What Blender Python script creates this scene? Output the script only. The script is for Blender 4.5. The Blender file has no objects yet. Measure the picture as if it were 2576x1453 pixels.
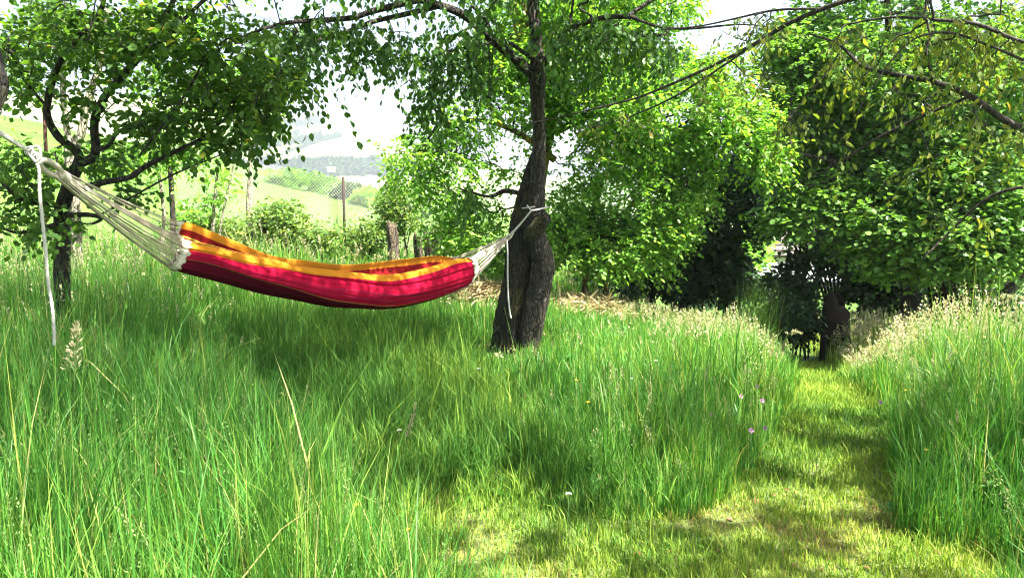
import bpy, math, numpy as np
from mathutils import Vector
R = math.radians
sc = bpy.context.scene
COL = sc.collection

# ------------------------------------------------------------------ camera
CAM_H, PITCH, F = 1.5, R(7.95), 1932.0          # F: focal length in pixels of a 2576 px wide picture
cam = bpy.data.cameras.new('camera'); cam.sensor_width = 36; cam.lens = 36 * F / 2576
cam.clip_start = 0.05; cam.clip_end = 9000
camo = bpy.data.objects.new('camera', cam); COL.objects.link(camo)
camo.location = (0, 0, CAM_H); camo.rotation_euler = (R(90) - PITCH, 0, 0)
sc.camera = camo

# ------------------------------------------------------------------ sky and sun
SUN_EL = 58.0
SUN_DIR = np.array([0.85, -0.5])                # horizontal direction towards the sun
SUN_AZ = math.atan2(SUN_DIR[0], SUN_DIR[1])     # clockwise from +Y
w = bpy.data.worlds.new('World'); sc.world = w; w.use_nodes = True
nt = w.node_tree; bg = nt.nodes['Background']; sky = nt.nodes.new('ShaderNodeTexSky')
sky.sky_type = 'NISHITA'; sky.sun_disc = False; sky.sun_elevation = R(SUN_EL); sky.sun_rotation = SUN_AZ
sky.dust_density = 3.5; sky.air_density = 1.0; sky.ozone_density = 0.8
nt.links.new(sky.outputs[0], bg.inputs[0]); bg.inputs[1].default_value = 0.06
sl = bpy.data.lights.new('sun', 'SUN'); sl.energy = 5.0; sl.angle = R(0.55); sl.color = (1, 0.955, 0.87)
so = bpy.data.objects.new('sun', sl); COL.objects.link(so)
sv = Vector((math.sin(SUN_AZ) * math.cos(R(SUN_EL)), math.cos(SUN_AZ) * math.cos(R(SUN_EL)), math.sin(R(SUN_EL))))
so.rotation_euler = sv.to_track_quat('Z', 'Y').to_euler(); so.location = sv * 40
sc.view_settings.view_transform = 'Standard'; sc.view_settings.look = 'None'
sc.view_settings.exposure = 2.65; sc.view_settings.gamma = 1.0
cy = sc.cycles; cy.filter_width = 1.15
cy.use_denoising = True; cy.max_bounces = 7; cy.diffuse_bounces = 4; cy.glossy_bounces = 2
cy.transmission_bounces = 5; cy.volume_bounces = 0; cy.transparent_max_bounces = 6
cy.caustics_reflective = False; cy.caustics_refractive = False
cy.use_adaptive_sampling = True; cy.adaptive_threshold = 0.02; cy.sample_clamp_indirect = 6

# ------------------------------------------------------------------ helpers
def sstep(a, b, x):
    t = np.clip((np.asarray(x, float) - a) / (b - a), 0, 1); return t * t * (3 - 2 * t)
CP, SP = math.cos(PITCH), math.sin(PITCH)
def ray(px, py):
    u = (px - 1288) / F; v = (py - 724.5) / F
    return np.array([u, CP - v * SP, -SP - v * CP])
def at(px, py, d):
    """the point seen at px,py (in the 2576 px wide photograph) that lies d metres ahead"""
    r = ray(px, py); return np.array([0, 0, CAM_H]) + r * (d / r[1])
def nz(x, y, s=1.0, o=0.0):
    """cheap smooth noise, about -1..1"""
    x = np.asarray(x) * s + o; y = np.asarray(y) * s - o * 1.7
    return (np.sin(x * 1.3 + 1.7 * np.sin(y * 0.9 + 1.1)) + np.sin(y * 1.7 - 1.3 * np.sin(x * 1.1 + 2.3))
            + 0.6 * np.sin(x * 2.9 + y * 2.3 + 0.5) + 0.4 * np.sin(x * 5.1 - y * 4.7)) / 3.0
def G(x, y):
    """height of the ground"""
    x = np.asarray(x, float); y = np.asarray(y, float)
    near = -(0.17 * np.clip(y - 4.7, 0, 7.3) + 0.055 * np.clip(y - 12, 0, 30)) * sstep(0.2, 3.2, x) + 0.03 * nz(x, y, 0.8)
    near = near * 1.0
    hill = 2.0 - 0.2 * (np.clip(x, -60, 12) + 14) + 0.045 * (np.clip(y, 0, 44) - 40) + 0.25 * nz(x, y, 0.12)
    wl = sstep(13.5, 26, y) * (1 - sstep(-1.0, 9.0, x - 0.05 * y))
    z = near * (1 - wl) + hill * wl
    z = z - 0.34 * np.clip(y - 46, 0, 200)
    yy = np.maximum(y, 1.0); q = x / yy
    ridge = 60 + np.clip(92 - 260 * (q + 0.27), 10, 118) + 5 * nz(x, y, 0.006)
    far = -62 + ridge * sstep(400, 1350, y) + 6 * nz(x, y, 0.009, 2.0) + 22 * sstep(250, 500, y) * sstep(0.0, -0.4, q)
    wf = sstep(150, 300, y)
    return z * (1 - wf) + far * wf
def gp(px, py):
    """the ground point seen at px,py"""
    r = ray(px, py); ds = np.arange(1.0, 90, 0.02)
    P = np.array([0, 0, CAM_H])[None] + r[None] * (ds / r[1])[:, None]
    k = np.nonzero(P[:, 2] <= G(P[:, 0], P[:, 1]))[0]
    return P[k[0]] if len(k) else P[-1]
def nrm(a): return a / np.maximum(np.linalg.norm(a, axis=-1, keepdims=True), 1e-9)

def link(o, parent=None):
    COL.objects.link(o)
    if parent is not None:
        o.parent = parent; o.location = o.location - parent.location if o.type == 'EMPTY' else o.location
        if o.type == 'MESH': o.location = -parent.location
    return o
def mesh(name, V, faces, mat, parent=None, tint=None, smooth=True, uv=None, midx=None, **props):
    """faces: list of int arrays (n,3) / (n,4); V in world coordinates"""
    me = bpy.data.meshes.new(name); V = np.asarray(V, np.float32)
    faces = [np.asarray(f, np.int32) for f in faces if len(f)]
    me.vertices.add(len(V)); me.vertices.foreach_set('co', V.ravel())
    loops = np.concatenate([f.ravel() for f in faces])
    tot = np.concatenate([np.full(len(f), f.shape[1], np.int32) for f in faces])
    st = np.concatenate([[0], np.cumsum(tot)[:-1]]).astype(np.int32)
    me.loops.add(len(loops)); me.loops.foreach_set('vertex_index', loops)
    me.polygons.add(len(tot)); me.polygons.foreach_set('loop_start', st)
    me.polygons.foreach_set('loop_total', tot)
    me.update(calc_edges=True)
    if smooth: me.polygons.foreach_set('use_smooth', np.ones(len(tot), bool))
    if tint is not None:
        a = me.attributes.new('tint', 'FLOAT', 'POINT'); a.data.foreach_set('value', np.asarray(tint, np.float32))
    if uv is not None:
        l = me.uv_layers.new(name='UVMap'); l.data.foreach_set('uv', np.asarray(uv, np.float32)[loops].ravel())
    for m in (mat if isinstance(mat, (list, tuple)) else [mat]): me.materials.append(m)
    if midx is not None: me.polygons.foreach_set('material_index', np.asarray(midx, np.int32))
    o = bpy.data.objects.new(name, me); link(o, parent)
    for k, v in props.items(): o[k] = v
    return o
def thing(name, loc, label, category, group=None):
    o = bpy.data.objects.new(name, None); o.empty_display_size = 0.2; o.location = Vector([float(c) for c in loc]); COL.objects.link(o)
    o['label'] = label; o['category'] = category
    if group: o['group'] = group
    return o

class MB:
    """collects pieces of one mesh"""
    def __init__(s): s.V = []; s.Q = []; s.T = []; s.n = 0; s.tint = []; s.uv = []
    def add(s, V, Q=None, T=None, tint=0.5, uv=None):
        V = np.asarray(V, float)
        if Q is not None and len(Q): s.Q.append(np.asarray(Q) + s.n)
        if T is not None and len(T): s.T.append(np.asarray(T) + s.n)
        s.V.append(V); s.n += len(V)
        s.tint.append(np.broadcast_to(np.asarray(tint, float), (len(V),)))
        s.uv.append(np.zeros((len(V), 2)) if uv is None else uv)
    def tube(s, P, r, n=8, tint=0.5, cap=True, bump=None):
        P = np.asarray(P, float); m = len(P)
        r = np.broadcast_to(np.asarray(r, float), (m,))
        t = nrm(np.gradient(P, axis=0))
        a = np.array([0.0, 0.0, 1.0]) if abs(t[:, 2]).mean() < 0.8 else np.array([1.0, 0.0, 0.0])
        N = nrm(np.cross(t, a)); B = np.cross(t, N)
        th = np.linspace(0, 2 * np.pi, n, endpoint=False)
        rr = r[:, None] * np.ones((1, n))
        if bump is not None: rr = rr * bump(th[None, :], np.arange(m)[:, None])
        V = P[:, None] + rr[..., None] * (np.cos(th)[None, :, None] * N[:, None] + np.sin(th)[None, :, None] * B[:, None])
        i = np.arange(m - 1)[:, None] * n; j = np.arange(n)[None]; k = (j + 1) % n
        Q = np.stack([i + j, i + k, i + n + k, i + n + j], -1).reshape(-1, 4)
        V = V.reshape(-1, 3); T = None
        if cap:
            V = np.concatenate([V, P[:1], P[-1:]]); c = m * n; jj = np.arange(n); kk = (jj + 1) % n
            T = np.concatenate([np.stack([kk, jj, np.full(n, c)], -1), np.stack([(m - 1) * n + jj, (m - 1) * n + kk, np.full(n, c + 1)], -1)])
        s.add(V, Q, T, tint)
    def box(s, c, h, tint=0.5, rot=0.0):
        c = np.asarray(c, float); h = np.asarray(h, float)
        V = np.array([[x, y, z] for x in (-1, 1) for y in (-1, 1) for z in (-1, 1)], float) * h
        cr, sr = math.cos(rot), math.sin(rot)
        V = np.stack([V[:, 0] * cr - V[:, 1] * sr, V[:, 0] * sr + V[:, 1] * cr, V[:, 2]], -1) + c
        s.add(V, [[0, 1, 3, 2], [4, 6, 7, 5], [0, 4, 5, 1], [2, 3, 7, 6], [0, 2, 6, 4], [1, 5, 7, 3]], tint=tint)
    def build(s, name, mat, parent=None, **k):
        return mesh(name, np.concatenate(s.V), ([np.concatenate(s.Q)] if s.Q else []) + ([np.concatenate(s.T)] if s.T else []), mat, parent,
                    tint=np.concatenate(s.tint), uv=np.concatenate(s.uv), **k)
def spline(P, n):
    """smooth curve through control rows (any number of columns)"""
    P = np.asarray(P, float); m = len(P)
    if m < 3: return P[0] + (P[-1] - P[0]) * np.linspace(0, 1, n)[:, None]
    t = np.linspace(0, m - 1, n); k = np.clip(t.astype(int), 0, m - 2); f = (t - k)[:, None]
    Pp = np.vstack([2 * P[0] - P[1], P, 2 * P[-1] - P[-2]])
    a, b, c, d = Pp[k], Pp[k + 1], Pp[k + 2], Pp[k + 3]
    return 0.5 * (2 * b + (c - a) * f + (2 * a - 5 * b + 4 * c - d) * f ** 2 + (3 * b - a - 3 * c + d) * f ** 3)

# ------------------------------------------------------------------ materials
def newmat(name):
    m = bpy.data.materials.new(name); m.use_nodes = True; t = m.node_tree
    for n in list(t.nodes): t.nodes.remove(n)
    out = t.nodes.new('ShaderNodeOutputMaterial'); return m, t, out
def node(t, typ, **k):
    n = t.nodes.new(typ)
    for a, b in k.items(): setattr(n, a, b)
    return n
def ramp(t, fac, stops, interp='LINEAR'):
    r = node(t, 'ShaderNodeValToRGB'); r.color_ramp.interpolation = interp
    e = r.color_ramp.elements
    while len(e) < len(stops): e.new(0.5)
    for x, (p, c) in zip(e, stops): x.position = p; x.color = (*c, 1)
    if fac is not None: t.links.new(fac, r.inputs[0])
    return r.outputs[0]
def noise(t, scale, detail=4, vec=None, rough=0.55, dist=0.0):
    n = node(t, 'ShaderNodeTexNoise'); n.inputs['Scale'].default_value = scale; n.inputs['Detail'].default_value = detail
    n.inputs['Roughness'].default_value = rough; n.inputs['Distortion'].default_value = dist
    if vec is not None: t.links.new(vec, n.inputs['Vector'])
    return n.outputs['Fac']
def coords(t, scale=(1, 1, 1)):
    g = node(t, 'ShaderNodeNewGeometry'); m = node(t, 'ShaderNodeMapping'); m.inputs['Scale'].default_value = scale
    t.links.new(g.outputs['Position'], m.inputs[0]); return m.outputs[0]
def mixc(t, fac, a, b, mode='MIX'):
    n = node(t, 'ShaderNodeMixRGB', blend_type=mode)
    for i, v in ((0, fac), (1, a), (2, b)):
        if isinstance(v, (int, float)): n.inputs[i].default_value = v
        elif isinstance(v, tuple): n.inputs[i].default_value = (*v, 1)
        else: t.links.new(v, n.inputs[i])
    return n.outputs[0]
def leafmat(name, stops, trans=0.45, tb=(1.35, 1.25, 0.55), rough=0.42, spec=0.35):
    """thin leaf: diffuse + light passing through + a waxy reflection; stops are colours over the random 'tint'"""
    m, t, out = newmat(name)
    at_ = node(t, 'ShaderNodeAttribute', attribute_name='tint')
    c = ramp(t, at_.outputs['Fac'], stops)
    p = node(t, 'ShaderNodeBsdfPrincipled'); p.inputs['Roughness'].default_value = rough
    p.inputs['Specular IOR Level'].default_value = spec
    t.links.new(c, p.inputs['Base Color'])
    tr = node(t, 'ShaderNodeBsdfTranslucent'); t.links.new(mixc(t, 1.0, c, tuple(tb), 'MULTIPLY'), tr.inputs[0])
    mx = node(t, 'ShaderNodeMixShader'); mx.inputs[0].default_value = trans
    t.links.new(p.outputs[0], mx.inputs[1]); t.links.new(tr.outputs[0], mx.inputs[2]); t.links.new(mx.outputs[0], out.inputs[0])
    return m
def barkmat(name, dark, light, lichen=None, scale=1.0, amount=0.62, bump=0.6, moss=None):
    m, t, out = newmat(name)
    v = coords(t, (9 * scale, 9 * scale, 2.2 * scale)); n1 = noise(t, 3.0, 8, v, 0.65, 0.6)
    c = ramp(t, n1, [(0.3, dark), (0.72, light)])
    v2 = coords(t, (1, 1, 1))
    if lichen:
        n2 = noise(t, 26 * scale, 3, coords(t, (1, 1, 1.4)), 0.5)
        f = ramp(t, n2, [(amount, (0, 0, 0)), (amount + 0.04, (1, 1, 1))])
        c = mixc(t, f, c, lichen)
    vo = node(t, 'ShaderNodeTexVoronoi', feature='DISTANCE_TO_EDGE'); vo.inputs['Scale'].default_value = 1.0
    wv = node(t, 'ShaderNodeVectorMath', operation='ADD'); t.links.new(coords(t, (26 * scale, 26 * scale, 7 * scale)), wv.inputs[0])
    nn = node(t, 'ShaderNodeTexNoise'); nn.inputs['Scale'].default_value = 6; t.links.new(coords(t), nn.inputs['Vector']); sc_ = node(t, 'ShaderNodeVectorMath', operation='SCALE'); sc_.inputs['Scale'].default_value = 2.2
    t.links.new(nn.outputs['Color'], sc_.inputs[0]); t.links.new(sc_.outputs[0], wv.inputs[1]); t.links.new(wv.outputs[0], vo.inputs['Vector'])
    crack = ramp(t, vo.outputs['Distance'], [(0.0, (.25, .25, .25)), (0.16, (1, 1, 1))]); c = mixc(t, 1.0, c, crack, 'MULTIPLY')
    if moss:
        n3 = noise(t, 4.0, 4, v2); f = ramp(t, n3, [(0.5, (0, 0, 0)), (0.62, (1, 1, 1))]); c = mixc(t, f, c, moss)
    p = node(t, 'ShaderNodeBsdfPrincipled'); p.inputs['Roughness'].default_value = 0.9
    t.links.new(c, p.inputs['Base Color'])
    b = node(t, 'ShaderNodeBump'); b.inputs['Strength'].default_value = bump; b.inputs['Distance'].default_value = 0.05
    t.links.new(mixc(t, .5, n1, crack), b.inputs['Height']); t.links.new(b.outputs[0], p.inputs['Normal']); t.links.new(p.outputs[0], out.inputs[0])
    return m
def plain(name, col, rough=0.7, var=0.25, scale=20, metal=0.0, bump=0.0):
    m, t, out = newmat(name)
    n = noise(t, scale, 5, coords(t))
    c = ramp(t, n, [(0.3, tuple(x * (1 - var) for x in col)), (0.7, tuple(min(1, x * (1 + var)) for x in col))])
    p = node(t, 'ShaderNodeBsdfPrincipled'); p.inputs['Roughness'].default_value = rough; p.inputs['Metallic'].default_value = metal
    t.links.new(c, p.inputs['Base Color'])
    if bump:
        b = node(t, 'ShaderNodeBump'); b.inputs['Strength'].default_value = bump; b.inputs['Distance'].default_value = 0.01
        t.links.new(n, b.inputs['Height']); t.links.new(b.outputs[0], p.inputs['Normal'])
    t.links.new(p.outputs[0], out.inputs[0]); return m

M_GRASS = leafmat('meadow grass', [(0.0, (0.034, 0.135, 0.02)), (0.45, (0.075, 0.235, 0.036)), (0.8, (0.2, 0.36, 0.05)), (0.93, (0.34, 0.38, 0.09)), (1.0, (0.45, 0.38, 0.18))], 0.42, (1.3, 1.25, 0.6), 0.45, 0.3)
M_TURF = leafmat('mown turf', [(0.0, (0.06, 0.17, 0.025)), (0.55, (0.26, 0.38, 0.045)), (0.85, (0.36, 0.4, 0.08)), (1.0, (0.3, 0.2, 0.1))], 0.35, (1.2, 1.15, 0.6), 0.6, 0.2)
M_SEED = leafmat('grass seed heads', [(0.0, (0.07, 0.17, 0.04)), (0.4, (0.22, 0.3, 0.1)), (0.6, (0.4, 0.4, 0.2)), (1.0, (0.62, 0.52, 0.4))], 0.4, (1.15, 1.05, 0.8), 0.6, 0.2)
M_APPLE = leafmat('apple leaf', [(0.0, (0.04, 0.1, 0.02)), (0.6, (0.075, 0.16, 0.028)), (0.95, (0.12, 0.21, 0.035)), (1.0, (0.3, 0.26, 0.05))], 0.56, (1.7, 1.6, 0.5), 0.5, 0.25)
M_PLUM = leafmat('plum leaf', [(0.0, (0.035, 0.1, 0.025)), (0.6, (0.07, 0.16, 0.032)), (1.0, (0.12, 0.22, 0.035))], 0.5, (1.6, 1.5, 0.5))
M_BRIGHT = leafmat('pear leaf', [(0.0, (0.11, 0.26, 0.035)), (0.5, (0.18, 0.38, 0.05)), (1.0, (0.28, 0.46, 0.07))], 0.52, (1.5, 1.4, 0.5), 0.38, 0.45)
M_LINDEN = leafmat('linden leaf', [(0.0, (0.075, 0.17, 0.035)), (0.6, (0.14, 0.29, 0.055)), (1.0, (0.22, 0.38, 0.07))], 0.42, (1.4, 1.4, 0.5), 0.42, 0.35)
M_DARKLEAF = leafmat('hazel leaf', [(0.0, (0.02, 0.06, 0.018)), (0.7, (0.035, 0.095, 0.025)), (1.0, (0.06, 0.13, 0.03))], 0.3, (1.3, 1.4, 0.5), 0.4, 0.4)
M_OLIVE = leafmat('blighted leaf', [(0.0, (0.07, 0.13, 0.025)), (0.5, (0.14, 0.19, 0.035)), (0.85, (0.24, 0.23, 0.055)), (1.0, (0.3, 0.14, 0.05))], 0.5, (1.5, 1.4, 0.5), 0.6, 0.15)
M_BRAMBLE = leafmat('bramble leaf', [(0.0, (0.06, 0.14, 0.025)), (0.5, (0.13, 0.23, 0.04)), (1.0, (0.28, 0.34, 0.08))], 0.4, (1.4, 1.3, 0.5))
M_WEED = leafmat('broad weed leaf', [(0.0, (0.04, 0.13, 0.03)), (0.6, (0.07, 0.19, 0.045)), (1.0, (0.13, 0.25, 0.08))], 0.35, (1.3, 1.3, 0.6), 0.6, 0.15)
M_FARLEAF = leafmat('far foliage', [(0.0, (0.03, 0.07, 0.025)), (1.0, (0.07, 0.12, 0.035))], 0.2, (1.2, 1.2, 0.5), 0.7, 0.1)
M_BARK = barkmat('smooth dark bark', (0.012, 0.009, 0.006), (0.06, 0.044, 0.028), (0.11, 0.12, 0.085), 1.0, 0.63, 1.0)
M_ROUGH = barkmat('rough old bark', (0.006, 0.005, 0.004), (0.055, 0.04, 0.025), (0.09, 0.09, 0.06), 1.6, 0.68, 1.0, (0.055, 0.05, 0.012))
M_TWIG = barkmat('twig bark', (0.014, 0.010, 0.007), (0.05, 0.038, 0.026), None, 1.0, 0.6, 0.3)
M_PALEBARK = barkmat('pale bark', (0.2, 0.17, 0.11), (0.45, 0.4, 0.3), (0.12, 0.11, 0.07), 1.0, 0.66, 0.6)
M_MOSSY = barkmat('mossy bark', (0.1, 0.07, 0.03), (0.3, 0.2, 0.08), None, 1.3, 0.6, 1.0, (0.42, 0.33, 0.05))
M_DEADWOOD = barkmat('weathered stump wood', (0.04, 0.028, 0.018), (0.24, 0.18, 0.11), None, 1.5, 0.6, 1.0)
M_ROPE = plain('white rope', (0.56, 0.54, 0.48), 0.8, 0.22, 240, bump=0.9)
M_CORD = plain('natural cotton cord', (0.48, 0.42, 0.32), 0.85, 0.12, 300, bump=0.4)
M_HEADER = plain('cream cotton band', (0.55, 0.51, 0.4), 0.85, 0.08, 120, bump=0.3)

# ground: soil and thatch near, grass further off, pale hayfields across the valley
def groundmat():
    m, t, out = newmat('ground')
    v = coords(t); n1 = noise(t, 3.0, 8, v, 0.65); n2 = noise(t, 40, 4, v); n3 = noise(t, 0.35, 4, v)
    near = ramp(t, n1, [(0.3, (0.03, 0.06, 0.015)), (0.55, (0.06, 0.12, 0.025)), (0.75, (0.11, 0.13, 0.045))])
    near = mixc(t, 0.35, near, ramp(t, n2, [(0.3, (0.03, 0.035, 0.012)), (0.7, (0.13, 0.16, 0.05))]))
    field = mixc(t, 0.5, ramp(t, n3, [(0.35, (0.05, 0.13, 0.02)), (0.65, (0.1, 0.17, 0.035))]), ramp(t, noise(t, 9, 6, v, 0.7), [(0.35, (0.04, 0.1, 0.018)), (0.65, (0.12, 0.18, 0.045))]))
    vo = node(t, 'ShaderNodeTexVoronoi'); vo.inputs['Scale'].default_value = 0.0075; vo.inputs['Randomness'].default_value = 0.8
    mp = node(t, 'ShaderNodeMapping'); mp.inputs['Scale'].default_value = (0.5, 1, 0.0); t.links.new(v, mp.inputs[0]); t.links.new(mp.outputs[0], vo.inputs['Vector'])
    sep = node(t, 'ShaderNodeSeparateColor'); t.links.new(vo.outputs['Color'], sep.inputs[0])
    farc = ramp(t, sep.outputs[0], [(0.0, (0.16, 0.25, 0.07)), (0.4, (0.3, 0.34, 0.12)), (0.7, (0.2, 0.3, 0.08)), (1.0, (0.42, 0.4, 0.2))])
    sx = node(t, 'ShaderNodeSeparateXYZ'); t.links.new(v, sx.inputs[0])
    def mr(a, b):
        q = node(t, 'ShaderNodeMapRange'); q.inputs[1].default_value = a; q.inputs[2].default_value = b
        t.links.new(sx.outputs[1], q.inputs[0]); return q.outputs[0]
    c = mixc(t, mr(13, 18), near, field); c = mixc(t, mr(70, 200), c, farc)
    p = node(t, 'ShaderNodeBsdfPrincipled'); p.inputs['Roughness'].default_value = 0.95; p.inputs['Specular IOR Level'].default_value = 0.1
    t.links.new(c, p.inputs['Base Color'])
    b = node(t, 'ShaderNodeBump'); b.inputs['Strength'].default_value = 0.6; b.inputs['Distance'].default_value = 0.03
    t.links.new(n2, b.inputs['Height']); t.links.new(b.outputs[0], p.inputs['Normal']); t.links.new(p.outputs[0], out.inputs[0])
    return m
M_GROUND = groundmat()
def pathmat():
    m, t, out = newmat('mown path'); v = coords(t)
    n1 = noise(t, 1.6, 5, v, 0.6); n2 = noise(t, 60, 5, v, 0.7)
    c = ramp(t, n1, [(0.35, (0.07, 0.15, 0.02)), (0.55, (0.13, 0.19, 0.035)), (0.68, (0.2, 0.15, 0.08))])
    c = mixc(t, 0.5, c, ramp(t, n2, [(0.35, (0.04, 0.06, 0.015)), (0.65, (0.2, 0.2, 0.08))]))
    p = node(t, 'ShaderNodeBsdfPrincipled'); p.inputs['Roughness'].default_value = 0.95; t.links.new(c, p.inputs['Base Color'])
    b = node(t, 'ShaderNodeBump'); b.inputs['Strength'].default_value = 0.8; b.inputs['Distance'].default_value = 0.02
    t.links.new(n2, b.inputs['Height']); t.links.new(b.outputs[0], p.inputs['Normal']); t.links.new(p.outputs[0], out.inputs[0]); return m
M_PATH = pathmat()

# ------------------------------------------------------------------ terrain
def build_ground():
    rr = np.concatenate([[0.0], np.geomspace(0.4, 3400, 230)])
    th = np.linspace(0, 2 * np.pi, 361)[:-1]
    th = th + 0.75 * np.sin(th) * -1 * 0.6              # more spokes ahead (+Y is th=0)
    X = rr[:, None] * np.sin(th)[None]; Y = rr[:, None] * np.cos(th)[None]
    V = np.stack([X, Y, G(X, Y)], -1).reshape(-1, 3); n = len(th)
    i = np.arange(len(rr) - 1)[:, None] * n; j = np.arange(n)[None]; k = (j + 1) % n
    mesh('ground', V, [np.stack([i + j, i + n + j, i + n + k, i + k], -1).reshape(-1, 4)], M_GROUND, kind='structure')
build_ground()

# the mown path: centre line through points of the ground, half widths in metres
PATH = [(1975, 868, .20), (2012, 892, .22), (2062, 960, .25), (2105, 1050, .28), (2095, 1130, .31), (2055, 1230, .34), (1990, 1340, .38), (1900, 1453, .5), (1850, 1620, .7)]
SIDE = [(1250, 1453, .30), (1500, 1450, .34), (1800, 1420, .42), (2150, 1440, .46), (2420, 1453, .28)]
TRACK = [(1560, 1400, .34), (1330, 1350, .26), (1230, 1300, .16)]   # faint trodden trace towards the hammock
LOW = [(1330, 1340, .30), (1200, 1240, .30), (1110, 1150, .30), (1040, 1080, .36), (960, 980, .5), (900, 890, .65), (760, 850, .6)]                                   # short lush patch beneath the hammock
def line(L): return np.array([[*gp(a, b)[:2], c] for a, b, c in L])
LP, LS, LT, LL = line(PATH), line(SIDE), line(TRACK), line(LOW)
def dist_line(L, x, y):
    """distance outside a line of varying half width (negative inside)"""
    best = np.full(np.shape(x), 1e9)
    for (ax, ay, aw), (bx, by, bw) in zip(L[:-1], L[1:]):
        dx, dy = bx - ax, by - ay; t = np.clip(((x - ax) * dx + (y - ay) * dy) / (dx * dx + dy * dy + 1e-9), 0, 1)
        best = np.minimum(best, np.hypot(x - ax - t * dx, y - ay - t * dy) - (aw + t * (bw - aw)))
    return best
def mown(x, y):
    wob = 0.06 * nz(x, y, 3.1) + 0.025 * nz(x, y, 11.0)
    return np.minimum(np.minimum(dist_line(LP, x, y), dist_line(LS, x, y)), dist_line(LT, x, y)) + wob
def build_path():
    g = 0.05; xs = np.arange(-1.2, 5.4, g); ys = np.arange(0.6, 9.6, g); X, Y = np.meshgrid(xs, ys, indexing='ij')
    D = mown(X, Y); V = np.stack([X, Y, G(X, Y) + 0.006 - 0.03 * sstep(0.0, 0.08, D)], -1).reshape(-1, 3)
    nx, ny = X.shape; i, j = np.meshgrid(np.arange(nx - 1), np.arange(ny - 1), indexing='ij')
    keep = (D[:-1, :-1] < 0.06); Q = np.stack([i * ny + j, (i + 1) * ny + j, (i + 1) * ny + j + 1, i * ny + j + 1], -1)[keep]
    u, inv = np.unique(Q, return_inverse=True)
    mesh('path', V[u], [inv.reshape(-1, 4)], M_PATH, kind='structure')
build_path()

# ------------------------------------------------------------------ grass
rng = np.random.default_rng(7)
def blades(P, h, wd, bend, az, tint, n=4, face=None):
    """ribbons: P base points, h length, bend 0..1.3, az the direction they lean"""
    N = len(P); t = np.linspace(0, 1, n + 1)
    a = bend[:, None] * t[None] ** 1.5                         # angle from the vertical grows to the tip
    dl = h[:, None] / n
    s = np.concatenate([np.zeros((N, 1)), np.cumsum(np.sin((a[:, 1:] + a[:, :-1]) / 2) * dl, 1)], 1)
    c = np.concatenate([np.zeros((N, 1)), np.cumsum(np.cos((a[:, 1:] + a[:, :-1]) / 2) * dl, 1)], 1)
    ctr = P[:, None] + np.stack([s * np.cos(az)[:, None], s * np.sin(az)[:, None], c], -1)
    fa = az + np.pi / 2 + rng.normal(0, 0.7, N)
    wv = np.stack([np.cos(fa), np.sin(fa), rng.normal(0, .15, N)], -1)
    prof = np.where(t < 0.35, 0.75 + 0.7 * t, 1.0 * (1 - ((t - .35) / .65) ** 1.6)) + 0.03
    off = wv[:, None] * (wd[:, None] * prof[None] * 0.5)[..., None]
    V = np.stack([ctr - off, ctr + off], 2).reshape(-1, 3)
    b = (np.arange(N) * 2 * (n + 1))[:, None] + 2 * np.arange(n)[None]
    Q = np.stack([b, b + 1, b + 3, b + 2], -1).reshape(-1, 4)
    T = np.repeat(np.clip(tint, 0, 1), 2 * (n + 1))
    return V, Q, T
def scatter(N, d0, d1, spread=0.76, extra=0.7, power=1.0):
    """points in the wedge ahead; power < 1 thins them with distance"""
    y = d0 + (d1 - d0) * rng.random(N) ** power
    half = spread * y + extra
    x = (rng.random(N) * 2 - 1) * half
    return x, y
def tree_gap(x, y):
    k = np.ones(len(x), bool)
    for cx, cy_, r in ((.02, 6.62, .16), (-.1, 6.72, .17)): k &= np.hypot(x - cx, y - cy_) > r
    return k
def hfield(x, y):
    d = mown(x, y); low = dist_line(LL, x, y) + 0.12 * nz(x, y, 2.0)
    h = 0.43 + 0.10 * nz(x, y, 0.7, 3) + 0.08 * nz(x, y, 2.3)
    h = h * (0.24 + 0.76 * sstep(-0.1, 0.9, low))
    h = h * (1 - 0.42 * sstep(2.6, 1.5, np.abs(x + 0.7)) * sstep(3.6, 5.0, y)) * (1 - 0.25 * sstep(6.0, 8.0, y) * sstep(-3.0, -1.0, x))
    h = h * (0.4 + 0.6 * sstep(0.35, 1.0, np.hypot(x, y - 6.6)))
    h = h * (1 + 0.7 * np.exp(-((x - 4.35) / .6) ** 2 - ((y - 9.6) / .8) ** 2))
    h = h * (0.5 + 0.5 * sstep(0.0, 0.45, d))
    h = h * np.where(x > 0.5, 1.05 - 0.3 * sstep(5.0, 7.5, y), 1.0) * (1 + 0.25 * sstep(-1.0, -3.0, x) * sstep(8.5, 5, y))
    return h, d, low
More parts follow.
